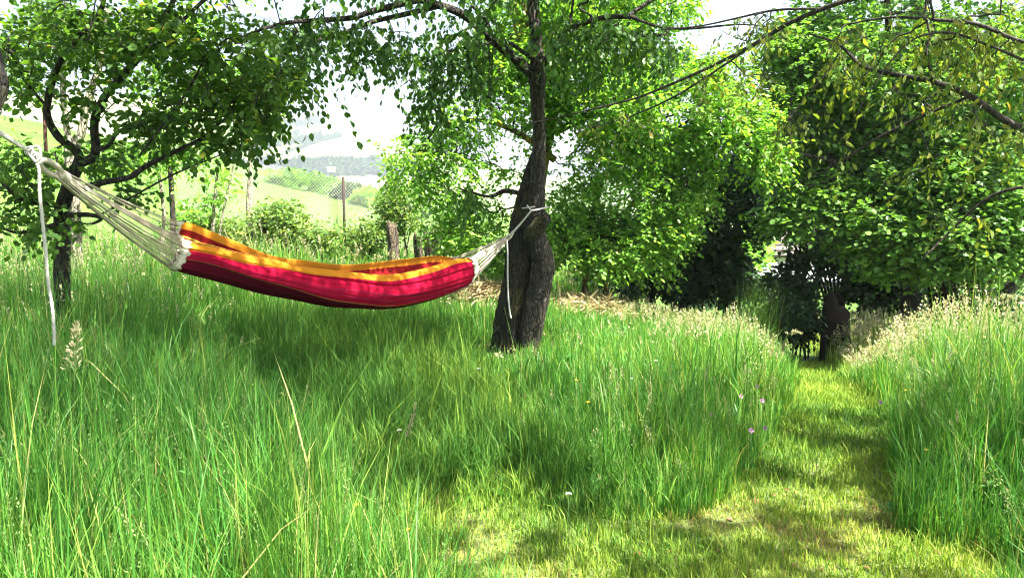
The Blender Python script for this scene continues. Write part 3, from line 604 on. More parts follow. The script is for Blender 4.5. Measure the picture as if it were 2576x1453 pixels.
# ------------------------------------------------------------------ overhanging tree whose trunk stands beside the view
def overhang_tree():
    g = np.random.default_rng(14)
    base = np.array([4.3, 2.9, 0.0])
    A = spline(np.array([[4.3, 2.9, -.1, .17], [4.28, 2.95, 1.2, .14], [4.2, 3.0, 2.4, .12], [4.1, 3.0, 3.6, .09], [3.9, 3.0, 4.8, .05]]), 30)
    L = [A,
         limb([(3050, 420, 14), (2800, 340, 11), (2576, 322, 9), (2440, 240, 7.5), (2350, 205, 7), (2250, 185, 6), (2170, 165, 4.5), (2110, 110, 3.5), (2040, 85, 2)], [3.0, 3.2, 3.4, 3.5, 3.6, 3.7, 3.8, 3.9, 4.0]),
         limb([(3050, 40, 14), (2800, -60, 11), (2500, -60, 9), (2310, -40, 8), (2180, -14, 6.5), (2070, 20, 6), (1980, 60, 5.5), (1900, 108, 5), (1800, 160, 4), (1700, 205, 3.4), (1600, 245, 2.8), (1500, 270, 2), (1400, 295, 1.4), (1330, 308, .8)], [3.0, 3.3, 3.7, 3.9, 4.0, 4.1, 4.2, 4.3, 4.4, 4.5, 4.6, 4.7, 4.8, 4.8]),
         limb([(2070, 20, 3), (1950, 24, 3), (1850, 45, 2.4), (1760, 64, 1.8), (1650, 75, 1)], [4.1, 4.2, 4.3, 4.4, 4.5]),
         limb([(1900, 108, 3), (1780, 190, 2.8), (1680, 250, 2.3), (1560, 300, 1.8), (1440, 328, 1)], [4.3, 4.4, 4.5, 4.6, 4.7]),
         limb([(2900, 260, 7), (2700, 120, 5), (2576, 105, 5), (2460, 60, 4.5), (2350, 48, 4), (2240, 42, 3), (2130, 60, 2)], [3.1, 3.3, 3.4, 3.5, 3.6, 3.7, 3.8]),
         limb([(2440, 240, 4), (2300, 300, 3.5), (2200, 350, 3), (2090, 420, 2), (1990, 460, 1)], [3.5, 3.7, 3.8, 3.9, 4.0]),
         limb([(2900, 560, 7), (2700, 470, 5), (2576, 468, 4.5), (2480, 500, 3.5), (2380, 590, 3), (2320, 650, 2)], [3.1, 3.3, 3.4, 3.5, 3.6, 3.6]),
         limb([(2350, 205, 4), (2330, 130, 3.5), (2350, 60, 3), (2340, 0, 3)], 3.6), limb([(2130, 100, 2.5), (2080, 180, 2.2), (2030, 240, 1.6), (1990, 290, 1)], 3.95),
         limb([(2576, 150, 4), (2480, 110, 3), (2380, 80, 3), (2280, 110, 2), (2180, 240, 1.6), (2150, 300, 1)], 3.3)]
    mb = MB()
    for k, q in enumerate(L): mb.tube(q[:, :3], np.maximum(q[:, 3], .0028), 16 if k == 0 else 8, bump=wobble(.05))
    for q in L[1:3] + [L[5], L[7]]:    # joints to the trunk
        s = A[int(np.argmin(np.abs(A[:, 2] - q[0, 2] + .5)))]; j = spline(np.array([[*s[:3], .06], [*((s[:3] + q[0, :3]) / 2 + [0, 0, .03]), .04], [*q[0, :3], q[0, 3]]]), 8); mb.tube(j[:, :3], j[:, 3], 8)
    tr = blobs([(2350, 70, 230, 60, 46, 3.6, .45), (2150, 150, 170, 90, 22, 3.8, .4), (2480, 130, 120, 70, 22, 3.4, .4), (2300, 260, 200, 80, 17, 3.7, .4), (2520, 330, 90, 90, 9, 3.4, .3), (2330, 400, 160, 70, 8, 3.6, .3), (2040, 330, 140, 100, 12, 3.9, .3),
                (1800, 190, 170, 50, 16, 4.4, .2), (1560, 300, 160, 25, 10, 4.6, .15), (1900, 60, 130, 50, 18, 4.2, .3), (2440, 560, 120, 80, 4, 3.5, .2)], g)
    n = 170; v = nrm(g.normal(0, 1, (n, 3))) * g.random((n, 1)) ** .4
    t2 = np.array([3.1, 2.4, 4.25]) + v * [1.9, 1.9, .8]
    v = nrm(g.normal(0, 1, (55, 3))) * g.random((55, 1)) ** .4
    t3 = np.array([2.4, .3, 4.3]) + v * [1.6, 1.3, .7]
    t2 = np.concatenate([t2, t3])  # unseen crown overhead, placed and thinned for the shade it casts
    tw = grow([q[:, :3] for q in L], tr, g, sag=.03, wob=.1, step=.12)
    tw2 = grow([A[:, :3]] + [q[:, :3] for q in L[1:3]], t2, g, step=.25, max_r=.03)
    cm, sh = foliage(tw, g, 11, .040, reach=.13, droop=.8, lod=0, wide=.8, hang=.6, outward=.4, wild=1.3, tone=lambda e: -.12)
    c2, s2 = foliage(tw2, g, 20, .08, reach=.24, droop=.6, lod=1, wide=1.2)
    cm.V += c2.V; cm.Q += [q + cm.n for q in c2.Q]; cm.tint += c2.tint; cm.uv += c2.uv; cm.n += c2.n
    assemble('blighted_tree', base, 'thin crossing branches with drooping olive and browned leaves in the upper corner', 'tree', mb, M_TWIG, tw + tw2, cm, sh + s2, M_OLIVE)
overhang_tree()

# ------------------------------------------------------------------ generic background tree
def back_tree(name, label, px, d, stems, B, mat, seed, per=20, size=.08, bark=M_BARK, reach=.24, droop=.35, group=None, wide=1.1, hang=.05, up=1.0, sag=.08, step=.3, wild=.55, shoot_r=.0014, maxr=.03, tip=.0022):
    g = np.random.default_rng(seed); mb = MB(); Ls = []
    for s in stems:
        pts = s[0]; q = limb(pts, s[1])
        if pts[0][1] >= 600:                                      # root it in the ground
            gz_ = float(G(q[0, 0], q[0, 1])) - .08; q = np.vstack([[q[0, 0], q[0, 1], min(gz_, q[0, 2]), q[0, 3] * 1.15], q[1:]])
        mb.tube(q[:, :3], np.maximum(q[:, 3], .004), 12, bump=wobble(.06, ph=seed)); Ls.append(q[:, :3])
    tr = blobs(B, g)
    tw = grow(Ls, tr, g, sag=sag, wob=.12, step=step, max_r=maxr, tip_r=tip)
    cm, sh = foliage(tw, g, per, size, reach=reach, droop=droop, lod=1, wide=wide, hang=hang, up=up, wild=wild)
    q = limb(stems[0][0], stems[0][1]); b = [q[0, 0], q[0, 1], float(G(q[0, 0], q[0, 1]))]
    return assemble(name, b, label, 'tree' if 'tree' in name else 'bush', mb, bark, tw, cm, sh, mat, group, shoot_r=shoot_r)

back_tree('pear_tree', 'bright yellow-green tree with a mossy trunk just behind the forked tree', 0, 0,
    [([(1352, 760, 22), (1345, 600, 22), (1352, 450, 20), (1378, 300, 22), (1388, 200, 22), (1380, 120, 18), (1330, 60, 14), (1300, -40, 11), (1280, -200, 7)], 9.4),
     ([(1388, 230, 14), (1340, 170, 13), (1310, 100, 12), (1290, 0, 9), (1280, -120, 6)], 9.3), ([(1395, 330, 10), (1500, 285, 8), (1600, 290, 7), (1680, 320, 6), (1760, 330, 5), (1860, 350, 3)], [9.4, 9.2, 9.0, 8.9, 8.8, 8.7]),
     ([(1395, 400, 9), (1300, 330, 7), (1200, 300, 5), (1100, 310, 3)], [9.4, 9.2, 9, 8.9]), ([(1390, 150, 10), (1480, 60, 8), (1600, 0, 6), (1700, -40, 4)], [9.4, 9.3, 9.2, 9.2]),
     ([(1470, 760, 9), (1478, 620, 9), (1500, 500, 8), (1530, 420, 6), (1570, 350, 4)], 9.7), ([(1520, 700, 6), (1560, 560, 6), (1620, 470, 4)], 9.8)],
    [(1450, 120, 240, 130, 270, 9.4, 1.2), (1600, 20, 170, 90, 120, 9.3, .8), (1420, 20, 200, 80, 120, 9.4, .9), (1250, 250, 200, 150, 210, 9.3, .9), (1130, 420, 190, 110, 120, 9.2, .8), (1150, 560, 130, 100, 90, 9.4, .6), (1640, 250, 250, 130, 330, 9.2, 1.0),
     (1850, 320, 150, 90, 130, 8.9, .5), (1790, 190, 110, 80, 80, 9.0, .6), (1920, 390, 70, 60, 46, 8.7, .3), (1600, 420, 240, 100, 250, 9.2, .8), (1500, 560, 190, 110, 240, 9.4, .8), (1680, 560, 110, 60, 60, 9.0, .4), (1560, 640, 140, 60, 110, 9.0, .4), (1430, 600, 90, 90, 70, 9.2, .5), (1700, 500, 120, 60, 60, 9.0, .4), (1250, 640, 110, 60, 40, 9.8, .4),
     (1400, -120, 420, 160, 160, 9.4, 1.5), (1250, 120, 120, 110, 60, 9.4, .8)], M_BRIGHT, 21, per=32, size=.061, wild=.45, bark=M_MOSSY, reach=.24, droop=.35)

back_tree('linden_tree', 'broad leafy tree with heart-shaped leaves over dark stems beside the path', 0, 0,
    [([(2290, 860, 22), (2290, 700, 20), (2280, 560, 18), (2270, 400, 15), (2250, 200, 11), (2230, 0, 7)], 9.6), ([(2360, 860, 15), (2350, 700, 14), (2340, 560, 13), (2400, 420, 11), (2440, 260, 8)], 9.5),
     ([(2410, 850, 15), (2400, 700, 14), (2440, 600, 12), (2500, 460, 10), (2560, 300, 8)], 9.3), ([(2450, 850, 18), (2450, 720, 16), (2560, 600, 13), (2640, 480, 10)], 9.2), ([(2520, 850, 20), (2530, 740, 18), (2600, 650, 14)], 9.1),
     ([(2480, 850, 9), (2470, 700, 8), (2420, 600, 6)], 9.3), ([(2330, 860, 9), (2375, 740, 8), (2330, 640, 6)], 9.4), ([(2285, 520, 9), (2180, 440, 7), (2080, 400, 5), (1990, 380, 3)], [9.6, 9.3, 9.1, 8.9]), ([(2500, 690, 8), (2420, 670, 6), (2340, 690, 3)], [9.2, 8.9, 8.6]),
     ([(2430, 690, 5), (2470, 655, 4), (2500, 620, 3)], 8.5)],
    [(2050, 130, 150, 120, 190, 9.8, .9), (2000, 230, 80, 110, 90, 9.6, .6), (2250, 170, 240, 170, 330, 9.6, 1.2), (2500, 180, 200, 170, 240, 9.4, 1.2), (2150, 380, 220, 110, 340, 9.4, .9), (2420, 420, 220, 140, 380, 9.0, .9),
     (2050, 520, 150, 80, 130, 9.3, .6), (2240, 570, 160, 80, 230, 8.9, .6), (2450, 610, 190, 80, 260, 8.5, .6), (2330, 660, 100, 30, 50, 8.7, .3), (2570, 560, 100, 100, 90, 8.3, .5), (2200, 650, 70, 30, 24, 8.8, .3),
     (2300, -120, 500, 140, 240, 9.6, 1.8), (2750, 300, 180, 330, 200, 9.0, 1.4)], M_LINDEN, 22, per=34, size=.066, reach=.26, droop=.2, wide=1.5, wild=.4)

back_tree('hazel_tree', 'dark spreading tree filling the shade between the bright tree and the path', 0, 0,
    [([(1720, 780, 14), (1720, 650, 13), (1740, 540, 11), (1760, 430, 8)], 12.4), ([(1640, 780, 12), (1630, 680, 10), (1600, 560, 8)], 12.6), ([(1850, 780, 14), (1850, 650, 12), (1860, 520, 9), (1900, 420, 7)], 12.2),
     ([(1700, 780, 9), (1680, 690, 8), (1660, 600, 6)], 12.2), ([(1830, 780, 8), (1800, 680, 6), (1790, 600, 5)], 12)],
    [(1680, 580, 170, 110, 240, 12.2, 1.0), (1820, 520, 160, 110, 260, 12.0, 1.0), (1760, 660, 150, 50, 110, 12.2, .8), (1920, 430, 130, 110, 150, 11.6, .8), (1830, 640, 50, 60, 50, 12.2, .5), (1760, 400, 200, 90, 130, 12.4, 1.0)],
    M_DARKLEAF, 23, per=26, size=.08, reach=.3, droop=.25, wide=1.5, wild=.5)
back_tree('coppiced_tree', 'many-stemmed tree rising from the dark brown plate beside the path end', 0, 0,
    [([(2076 + k * 5, 800, 3.6), (2072 + k * 7, 740, 3.2), (2052 + k * 13 - 8, 680, 3), (2010 + k * 24 - 20, 600, 2.6), (1985 + k * 32 - 20, 500, 2)], 11.0 + .06 * (k % 3)) for k in range(9)] + [([(1975, 830, 5), (1978, 740, 5), (1980, 660, 4), (1990, 600, 3)], 11.2)],
    [(2010, 720, 50, 40, 46, 11.0, .4), (2170, 720, 60, 40, 60, 11, .4), (2090, 590, 100, 50, 110, 11.0, .7), (2000, 650, 50, 30, 26, 11.0, .3), (2110, 665, 60, 30, 34, 11.0, .4), (1965, 690, 40, 30, 24, 11.2, .3), (2180, 610, 100, 50, 60, 11, .5)], M_DARKLEAF, 24, per=22, size=.075, reach=.26, wide=1.5)
back_tree('backdrop_maple_tree', 'tall dark tree closing the gap behind the broad leafy tree', 0, 0,
    [([(2360, 780, 30), (2360, 500, 26), (2330, 200, 20), (2300, -100, 12)], 14.5), ([(2620, 780, 30), (2620, 500, 24), (2600, 200, 16)], 14.8)],
    [(2200, 250, 250, 260, 260, 14.5, 1.2), (2480, 300, 250, 300, 300, 14.5, 1.5), (2650, 500, 200, 200, 180, 14.5, 1.2), (2350, 620, 120, 70, 80, 14.5, .8), (2050, 250, 130, 180, 100, 14.5, 1.0)], M_DARKLEAF, 25, per=22, size=.15, reach=.42, wide=1.4, step=.5)

# bushes under and behind the trees
def bush(name, label, px, py, d, rx, ry, n, mat, seed, group=None, size=.07, per=18, ds=.6, droop=.3, reach=.22, wide=1.2, bark=M_TWIG, hole=0):
    g = np.random.default_rng(seed); c = at(px, py, d); gz = float(G(c[0], c[1])); k = d / F
    mb = MB(); Ls = []
    for i in range(7):
        a = g.uniform(0, 6.28); top = c + np.array([math.cos(a) * rx * k * .6, math.sin(a) * ds * .6, g.uniform(-.1, .8) * ry * k])
        b = np.array([c[0] + g.normal(0, .12) + (top[0] - c[0]) * .3, c[1] + g.normal(0, .1), gz - .03])
        q = spline(np.array([[*b, .013], [*((b + top) / 2 + [0, 0, .12]), .010], [*top, .004]]), 10); mb.tube(q[:, :3], q[:, 3], 6); Ls.append(q[:, :3])
    tr = blobs([(px, py, rx, ry, n, d, ds)], g); tr[:, 2] = np.maximum(tr[:, 2], gz + .08)
    tw = grow(Ls, tr, g, sag=.12, step=.2)
    cm, sh = foliage(tw, g, per, size, reach=reach, droop=droop, lod=1, wide=wide)
    t = thing(name, [c[0], c[1], gz], label, 'bush', group)
    mb.build('stem', bark, t); wood(tw, sh).build('branchwork', M_TWIG, t); cm.build('crown', mat, t, smooth=False)
    return t
GB = 'bramble bushes along the wire fence'
for i, (px, py, d, rx, ry, n, lab) in enumerate([
    (500, 575, 12.8, 100, 62, 150, 'yellow-green bramble bush between the slender saplings'), (620, 590, 12.9, 90, 56, 130, 'bramble bush around the foot of the pale pole-like sapling'),
    (705, 560, 13.2, 80, 56, 150, 'dense bramble mound halfway between pale sapling and rusty fence post'), (790, 600, 12.8, 80, 44, 120, 'low bramble bush just before the rusty fence post'),
    (905, 590, 13.0, 70, 48, 100, 'sparse bramble bush between the rusty post and the tall stump'), (1010, 520, 13.2, 62, 66, 120, 'leafy elder bush right behind the tall stump'),
    (1110, 620, 12.2, 80, 55, 130, 'dark green bush among the short pale stumps')]):
    bush('bramble_bush', lab, px, py, d, rx, ry, n, M_BRAMBLE, 40 + i, GB, size=.062, per=22)
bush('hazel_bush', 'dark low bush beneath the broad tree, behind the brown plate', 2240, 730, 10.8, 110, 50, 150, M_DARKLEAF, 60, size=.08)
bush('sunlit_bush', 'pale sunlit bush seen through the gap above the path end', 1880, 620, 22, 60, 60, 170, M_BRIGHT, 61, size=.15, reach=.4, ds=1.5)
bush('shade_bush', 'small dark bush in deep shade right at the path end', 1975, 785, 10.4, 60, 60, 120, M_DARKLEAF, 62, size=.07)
bush('shade_bush', 'black-green bush added to darken the hollow where the mown path vanishes', 2020, 800, 10.7, 50, 50, 110, M_DARKLEAF, 67, size=.07)  # dark bush added where the path end lies in shadow
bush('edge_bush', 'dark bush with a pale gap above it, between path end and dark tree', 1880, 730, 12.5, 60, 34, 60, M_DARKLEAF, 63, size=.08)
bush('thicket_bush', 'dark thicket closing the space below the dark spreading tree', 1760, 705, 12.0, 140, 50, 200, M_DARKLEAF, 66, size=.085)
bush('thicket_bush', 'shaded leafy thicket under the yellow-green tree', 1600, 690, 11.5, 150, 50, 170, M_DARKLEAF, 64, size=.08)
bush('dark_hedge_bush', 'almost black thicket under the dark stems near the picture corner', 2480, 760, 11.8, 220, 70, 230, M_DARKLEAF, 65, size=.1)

# slender saplings and the trees behind the apple tree
def sapling(label, pts, d, B, mat, seed, bark=M_PALEBARK, per=14, size=.07, group='saplings along the fence', name='sapling_tree', **k):
    return back_tree(name, label, 0, 0, [(p, dd) for p, dd in pts], B, mat, seed, per=per, size=size, bark=bark, group=group, **k)
sapling('pale pole-like sapling with forked top standing by the wire fence', [([(630, 640, 9), (628, 570, 8), (626, 500, 7), (630, 430, 5), (628, 380, 4.5), (622, 330, 3.5), (640, 290, 2.5)], 13.6), ([(622, 330, 2), (612, 300, 2), (600, 270, 1.5)], 13.6)], 13.6,
        [(640, 270, 60, 50, 10, 13.6, .3)], M_BRIGHT, 71)
sapling('slender brown sapling next to the apple limbs', [([(436, 640, 7), (434, 540, 6.5), (430, 450, 6), (425, 380, 5), (420, 300, 4)], 11.0)], 11, [(430, 400, 70, 70, 26, 11, .4), (420, 280, 60, 50, 16, 11, .4)], M_BRIGHT, 72, bark=M_BARK)
sapling('thin leaning sapling with sparse bright leaves', [([(405, 640, 5), (412, 540, 4.5), (402, 450, 4), (385, 380, 3)], 11.6)], 11, [(390, 420, 50, 60, 16, 11.6, .3)], M_BRIGHT, 73)
sapling('twin-stemmed sapling between two slender trunks and the pale pole', [([(538, 650, 5), (536, 580, 5), (540, 500, 4), (548, 420, 3)], 12.2), ([(545, 640, 3), (560, 540, 3), (582, 440, 2.5), (590, 400, 2)], 12.2)], 12, [(545, 450, 50, 60, 30, 12.2, .4), (500, 520, 50, 40, 20, 12, .3)], M_BRIGHT, 74)
sapling('bare dark red stake-like sapling rising beside the rope knot', [([(118, 440, 5), (116, 380, 4.5), (112, 300, 4), (108, 260, 3)], 9.5)], 9, [(110, 230, 30, 30, 4, 9.5, .2)], M_BRIGHT, 75, bark=plain('red-brown bark', (.12, .04, .03)))
back_tree('pollard_tree', 'pale-trunked broken tree glowing yellow-green behind the apple tree', 0, 0,
    [([(185, 640, 22), (183, 560, 20), (180, 430, 18), (178, 340, 14)], 8.6), ([(178, 400, 11), (205, 330, 10), (215, 280, 9), (230, 220, 9), (250, 170, 7), (262, 90, 6), (270, 20, 5)], 8.6), ([(176, 380, 8), (160, 250, 7), (160, 150, 6), (165, 40, 4)], 8.8)],
    [(330, 70, 260, 90, 130, 8.8, 1.0), (120, 110, 160, 130, 90, 8.8, 1.0), (430, 210, 200, 100, 80, 8.9, .8), (600, 230, 130, 90, 50, 9.0, .6), (250, 400, 140, 60, 40, 8.8, .6), (420, 350, 120, 60, 30, 9, .6), (40, 400, 80, 60, 26, 8.8, .5), (300, -80, 400, 100, 80, 8.8, 1.2)],
    M_BRIGHT, 76, bark=M_PALEBARK, per=17, size=.07)

# trees beyond the fence
def crown_only(name, label, px, py, d, rx, ry, n, mat, seed, size, group, cat='tree'):
    g = np.random.default_rng(seed); c = at(px, py, d); k = d / F; gz = float(G(c[0], c[1]))
    v = nrm(g.normal(0, 1, (n, 3))) * g.random((n, 1)) ** .33
    lump = 1 + .22 * np.sin(3 * np.arctan2(v[:, 0], v[:, 1]) + 2 * v[:, 2] * 3)
    P = c + v * lump[:, None] * np.array([rx * k, rx * k, ry * k])
    mb = MB(); D = nrm(v + g.normal(0, .6, (n, 3)) + [0, 0, -.3])
    leaves(mb, P, D, size * g.uniform(.6, 1.4, n), .5 + g.normal(0, .25, n), g, 1, 1.5)
    t = thing(name, [c[0], c[1], gz], label, cat, group)
    tb = MB(); zb = min(gz, c[2] - ry * k * 1.05); tb.tube(np.array([[c[0], c[1], zb], [c[0], c[1], (zb + c[2]) / 2], [c[0], c[1], c[2]]]), [rx * k * .1, rx * k * .08, rx * k * .04], 7)
    tb.build('trunk', M_TWIG, t); mb.build('crown', mat, t, smooth=False); return t
MIDG = 'trees on the slope just beyond the fence'
for i, (px, py, d, rx, ry, lab) in enumerate([(735, 468, 38, 60, 32, 'rounded dark tree seen through the chain-link mesh'), (805, 484, 38, 50, 34, 'dark tree behind the mesh, next to the rusty post'),
    (985, 520, 36, 22, 48, 'narrow dark conifer-like tree showing over the elder bush'), (930, 510, 36, 40, 28, 'low bush-like tree between the rusty post and the dark conifer'), (690, 452, 40, 40, 14, 'small pale round tree where the mesh meets the pale sapling'),
    (880, 500, 37, 40, 30, 'mid green tree exactly behind the rusty fence post'), (1040, 525, 36, 40, 36, 'round tree partly hidden by the bright yellow-green crown'),
    (560, 445, 56, 50, 18, 'low hedge-like tree in line with the slender saplings')]):
    crown_only('slope_tree', lab, px, py, d, rx, ry, 2600, M_FARLEAF if i in (2, 5) else M_BRIGHT if i in (3, 4, 7) else M_LINDEN, 80 + i, .30, MIDG)

# trees across the valley: one of each kind, then copies
g = np.random.default_rng(90)
def far_proto(conifer):
    n = 420; mb = MB()
    v = nrm(g.normal(0, 1, (n, 3))) * g.random((n, 1)) ** .33
    if conifer:
        z = g.random(n) ** 1.3; a = g.random(n) * 6.283; r = (1 - z) * .34 * g.uniform(.5, 1, n); P = np.stack([r * np.cos(a), r * np.sin(a), .1 + z * 1.1], -1)
    else: P = v * [.55, .55, .42] * (1 + .2 * np.sin(4 * v[:, :1] + 3 * v[:, 2:])) + [0, 0, .58]
    leaves(mb, P, nrm(P - [0, 0, .5] + g.normal(0, .3, (n, 3))), np.full(n, .17), .5 + g.normal(0, .25, n), g, 1, 1.6)
    return mb
tagp = {}
for con in (False, True):
    o = far_proto(con).build('far_tree', M_FARLEAF, smooth=False); tb = MB(); tb.tube(np.array([[0, 0, -.3], [0, 0, .3], [0, 0, .5]]), [.05, .04, .02], 6); tagp[con] = (o, tb.build('trunk', M_TWIG, o))
def place_far(con, px, py, d, h, label, group):
    o, tr = tagp[con]
    if 'label' in o.keys():
        o = o.copy(); COL.objects.link(o); c = tr.copy(); COL.objects.link(c); c.parent = o
    x = at(px, py, d)[0]; o.location = (x, d, float(G(x, d)) - .1 * h); o.scale = (h * g.uniform(.85, 1.3), h, h); o.rotation_euler = (0, 0, g.uniform(0, 6.28))
    o['label'] = label; o['category'] = 'tree'; o['group'] = group
def dist_for(px, py):
    """how far away the ground shows at px,py"""
    r = ray(px, py); ds = np.arange(300, 1900, 4.0); P = np.array([0, 0, CAM_H]) + r[None] * (ds / r[1])[:, None]
    k = np.nonzero(P[:, 2] <= G(P[:, 0], P[:, 1]))[0]; return ds[k[0]] if len(k) else 1750.0
rows = [('hazy trees of the valley-floor wood', 'hazy round tree within the pale valley wood above the fence', [(x, 437 + g.uniform(-5, 4) + .012 * (x - 760)) for x in np.linspace(590, 1080, 64)], 32, .1),
        ('hazy trees of the valley-floor wood', 'hazy round tree within the pale valley wood above the fence', [(x, 428 + g.uniform(-3, 3)) for x in np.linspace(745, 960, 22)], 30, .1),
        ('hedgerow trees across the hillside', 'tiny pale tree in a hedgerow crossing the far hillside', [(x, 396 - (x - 690) * .34 + g.uniform(-1.5, 1.5)) for x in np.linspace(640, 860, 26)], 10, .25),
        ('hedgerow trees across the hillside', 'tiny pale tree in a hedgerow crossing the far hillside', [(x, 372 - (x - 640) * .14 + g.uniform(-5, 5)) for x in np.linspace(600, 850, 30)], 15, .5),
        ('ridge wood trees', 'pale bluish tree in the wood along the far ridge', [(x, 322 - (x - 700) * .15 + g.uniform(-4, 4)) for x in np.linspace(690, 850, 40)], 17, .7)]
for grp, lab, pts, h, pc in rows:
    for px, py in pts: dd = dist_for(px, py); place_far(bool(g.random() < pc), px, py, dd, h * dd / F * g.uniform(.7, 1.3), lab, grp)
for px, py, h, lab in [(773, 363, 23, 'largest lone round tree on the far hillside'), (745, 340, 16, 'small lone tree uphill of the largest lone hillside tree')]:
    place_far(False, px, py, dist_for(px, py), h * dist_for(px, py) / F, lab, 'lone hillside trees')
# the white farmhouse in the valley wood
d = dist_for(850, 437); c = at(850, 437, d); mb = MB(); z = float(G(c[0], d))
fh = thing('farmhouse', [c[0], d - 30, z], 'tiny white farmhouse among the hazy valley trees', 'house')
mb = MB(); mb.box([c[0], d - 30, z + 4], [3.6, 2.4, 2]); mb.build('wall', plain('white render', (.8, .78, .72)), fh, smooth=False)
mb = MB(); mb.add(np.array([[c[0] + sx * 4, d - 30 + sy, z + zz] for sx in (-1, 1) for sy, zz in ((-2.9, 5.9), (0, 7.6), (2.9, 5.9))]), [[0, 1, 4, 3], [1, 2, 5, 4]], [[0, 2, 1], [3, 4, 5]]); mb.build('roof', plain('pale tiles', (.5, .42, .36)), fh, smooth=False)

# ------------------------------------------------------------------ fence, stumps, far garden
def fence():
    pts = [(430, 398, 14.6), (560, 402, 14.4), (630, 408, 14.2), (720, 420, 14.1), (811, 440, 14.0), (864, 448, 13.9), (940, 456, 13.7), (1013, 467, 13.5), (1070, 494, 13.4), (1160, 510, 13.2)]
    top = spline(np.array([at(a, b, d) for a, b, d in pts]), 160)
    seg = np.concatenate([[0], np.cumsum(np.linalg.norm(np.diff(top, axis=0), axis=1))]); Ltot = seg[-1]; H = 1.05; cell = .062
    def on(s, v):
        s = np.clip(s, 0, Ltot); p = np.stack([np.interp(s, seg, top[:, i]) for i in range(3)], -1)
        p[:, 2] -= v + .02 * np.sin(s * 3) * (v / H); p[:, 1] += .03 * np.sin(s * 2.1 + v * 3); return p
    f = thing('wire_fence', [*top[80, :2], float(G(*top[80, :2]))], 'sagging silvery chain-link fence with one rusty post below the valley view', 'fence')
    mb = MB(); nv = 9; v = np.linspace(0, H, nv)
    for k in range(int(-H / cell) - 1, int(Ltot / cell) + 1):
        for sg in (1, -1):
            s = k * cell + (v if sg > 0 else H - v); ok = (s >= 0) & (s <= Ltot)
            if ok.sum() > 1: mb.tube(on(s[ok], v[ok]), .0019, 3, cap=False)
    wm = plain('galvanised wire', (.62, .62, .6), .35, .1, metal=.6); mb.build('wire_mesh', wm, f)
    for vv, nm in ((0, 'top_wire'), (H, 'bottom_wire')):
        mb = MB(); s = np.linspace(0, Ltot, 80); mb.tube(on(s, np.full(80, vv)), .003, 4); mb.build(nm, wm, f)
    mb = MB(); p = at(864, 444, 13.88); a = .02; gz = float(G(p[0], p[1]))
    mb.box([p[0], p[1] - .03, (p[2] + gz) / 2], [.024, .004, (p[2] - gz) / 2 + .01]); mb.box([p[0], p[1] - .012, (p[2] + gz) / 2], [.004, .0135, (p[2] - gz) / 2 + .006])
    mb.build('post', plain('rusty steel', (.03, .014, .01), .8, .5, 60), f, smooth=False)
fence()
def stump(label, px, py, d, w_, h_, seed, n=26):
    g = np.random.default_rng(seed); c = at(px, py, d); gz = float(G(c[0], c[1])) - .1; top = c[2]; m = 12
    u = np.linspace(0, 1, m); r = w_ * (1.5 - .75 * u + .1 * np.sin(u * 9))
    P = np.stack([c[0] + .04 * np.sin(u * 3), np.full(m, c[1]), gz + (top - gz) * u], -1)
    mb = MB(); ph = g.uniform(0, 6)
    mb.tube(P, r, n, bump=lambda th, i: 1 + .22 * np.sin(3 * th + ph + .2 * i) + .12 * np.sin(7 * th + 2 * ph) + .09 * np.sin(12 * th + .4 * i))
    t = thing('tree_stump', [c[0], c[1], gz], label, 'stump', 'old weathered stumps by the fence'); mb.build('body', M_DEADWOOD, t)
    mb = MB()
    for k in range(5):
        a = g.uniform(0, 6.28); b = np.array([c[0] + math.cos(a) * w_ * .6, c[1] + math.sin(a) * w_ * .6, top - .1]); hh = g.uniform(.08, .22)
        mb.tube(np.array([b, b + [0, 0, hh * .6], b + [g.normal(0, .02), 0, hh]]), [w_ * .3, w_ * .22, .006], 6)
    mb.build('splinter', M_DEADWOOD, t)
stump('tallest weathered stump standing beside the wire mesh', 982, 560, 12.4, .085, .6, 1)
stump('short forked pale stump, first to the right of the tall stump', 1048, 592, 11.6, .06, .3, 2)
stump('narrow pale stump between the forked stump and the bright tree', 1072, 590, 11.7, .05, .3, 3)
stump('small dark stump under the overhanging pear leaves', 1092, 588, 12.0, .05, .3, 4)

M_STRAW = leafmat('dry straw', [(0, (.3, .24, .12)), (1, (.62, .52, .3))], .25, (1, 1, 1), .8, .1)
def hay(label, px, py, d, rx, rz, n, seed):
    g = np.random.default_rng(seed); c = at(px, py, d); gz = float(G(c[0], c[1]))
    v = nrm(g.normal(0, 1, (n, 3))); v[:, 2] = np.abs(v[:, 2]); P = np.array([c[0], c[1], gz]) + v * np.array([rx, rx * .6, c[2] - gz]) * g.random((n, 1)) ** .25
    mb = MB(); leaves(mb, P, g.normal(0, 1, (n, 3)) * [1, 1, .35], g.uniform(.08, .22, n), g.random(n), g, 1, .13)
    th = np.linspace(0, 6.283, 25)[:-1]; rr = np.linspace(1, .02, 8)
    V = np.array([[c[0] + rx * .93 * r * math.cos(a), c[1] + rx * .55 * r * math.sin(a), gz - .03 + (c[2] - gz) * .93 * math.sqrt(max(0, 1 - r * r))] for r in rr for a in th]); i = np.arange(7)[:, None] * 24; j = np.arange(24)[None]; k = (j + 1) % 24
    mb.add(V, np.stack([i + j, i + k, i + 24 + k, i + 24 + j], -1).reshape(-1, 4), tint=.4)
    mb.build('hay_heap', M_STRAW, smooth=False, label=label, category='hay heap', group='heaps of dry cut grass')
hay('heap of dry cut grass behind the far end of the hammock', 1215, 705, 9.2, .42, .2, 2600, 1)
hay('heap of pale straw in the sun beyond the forked trunk', 1460, 742, 8.8, .6, .2, 3200, 2)

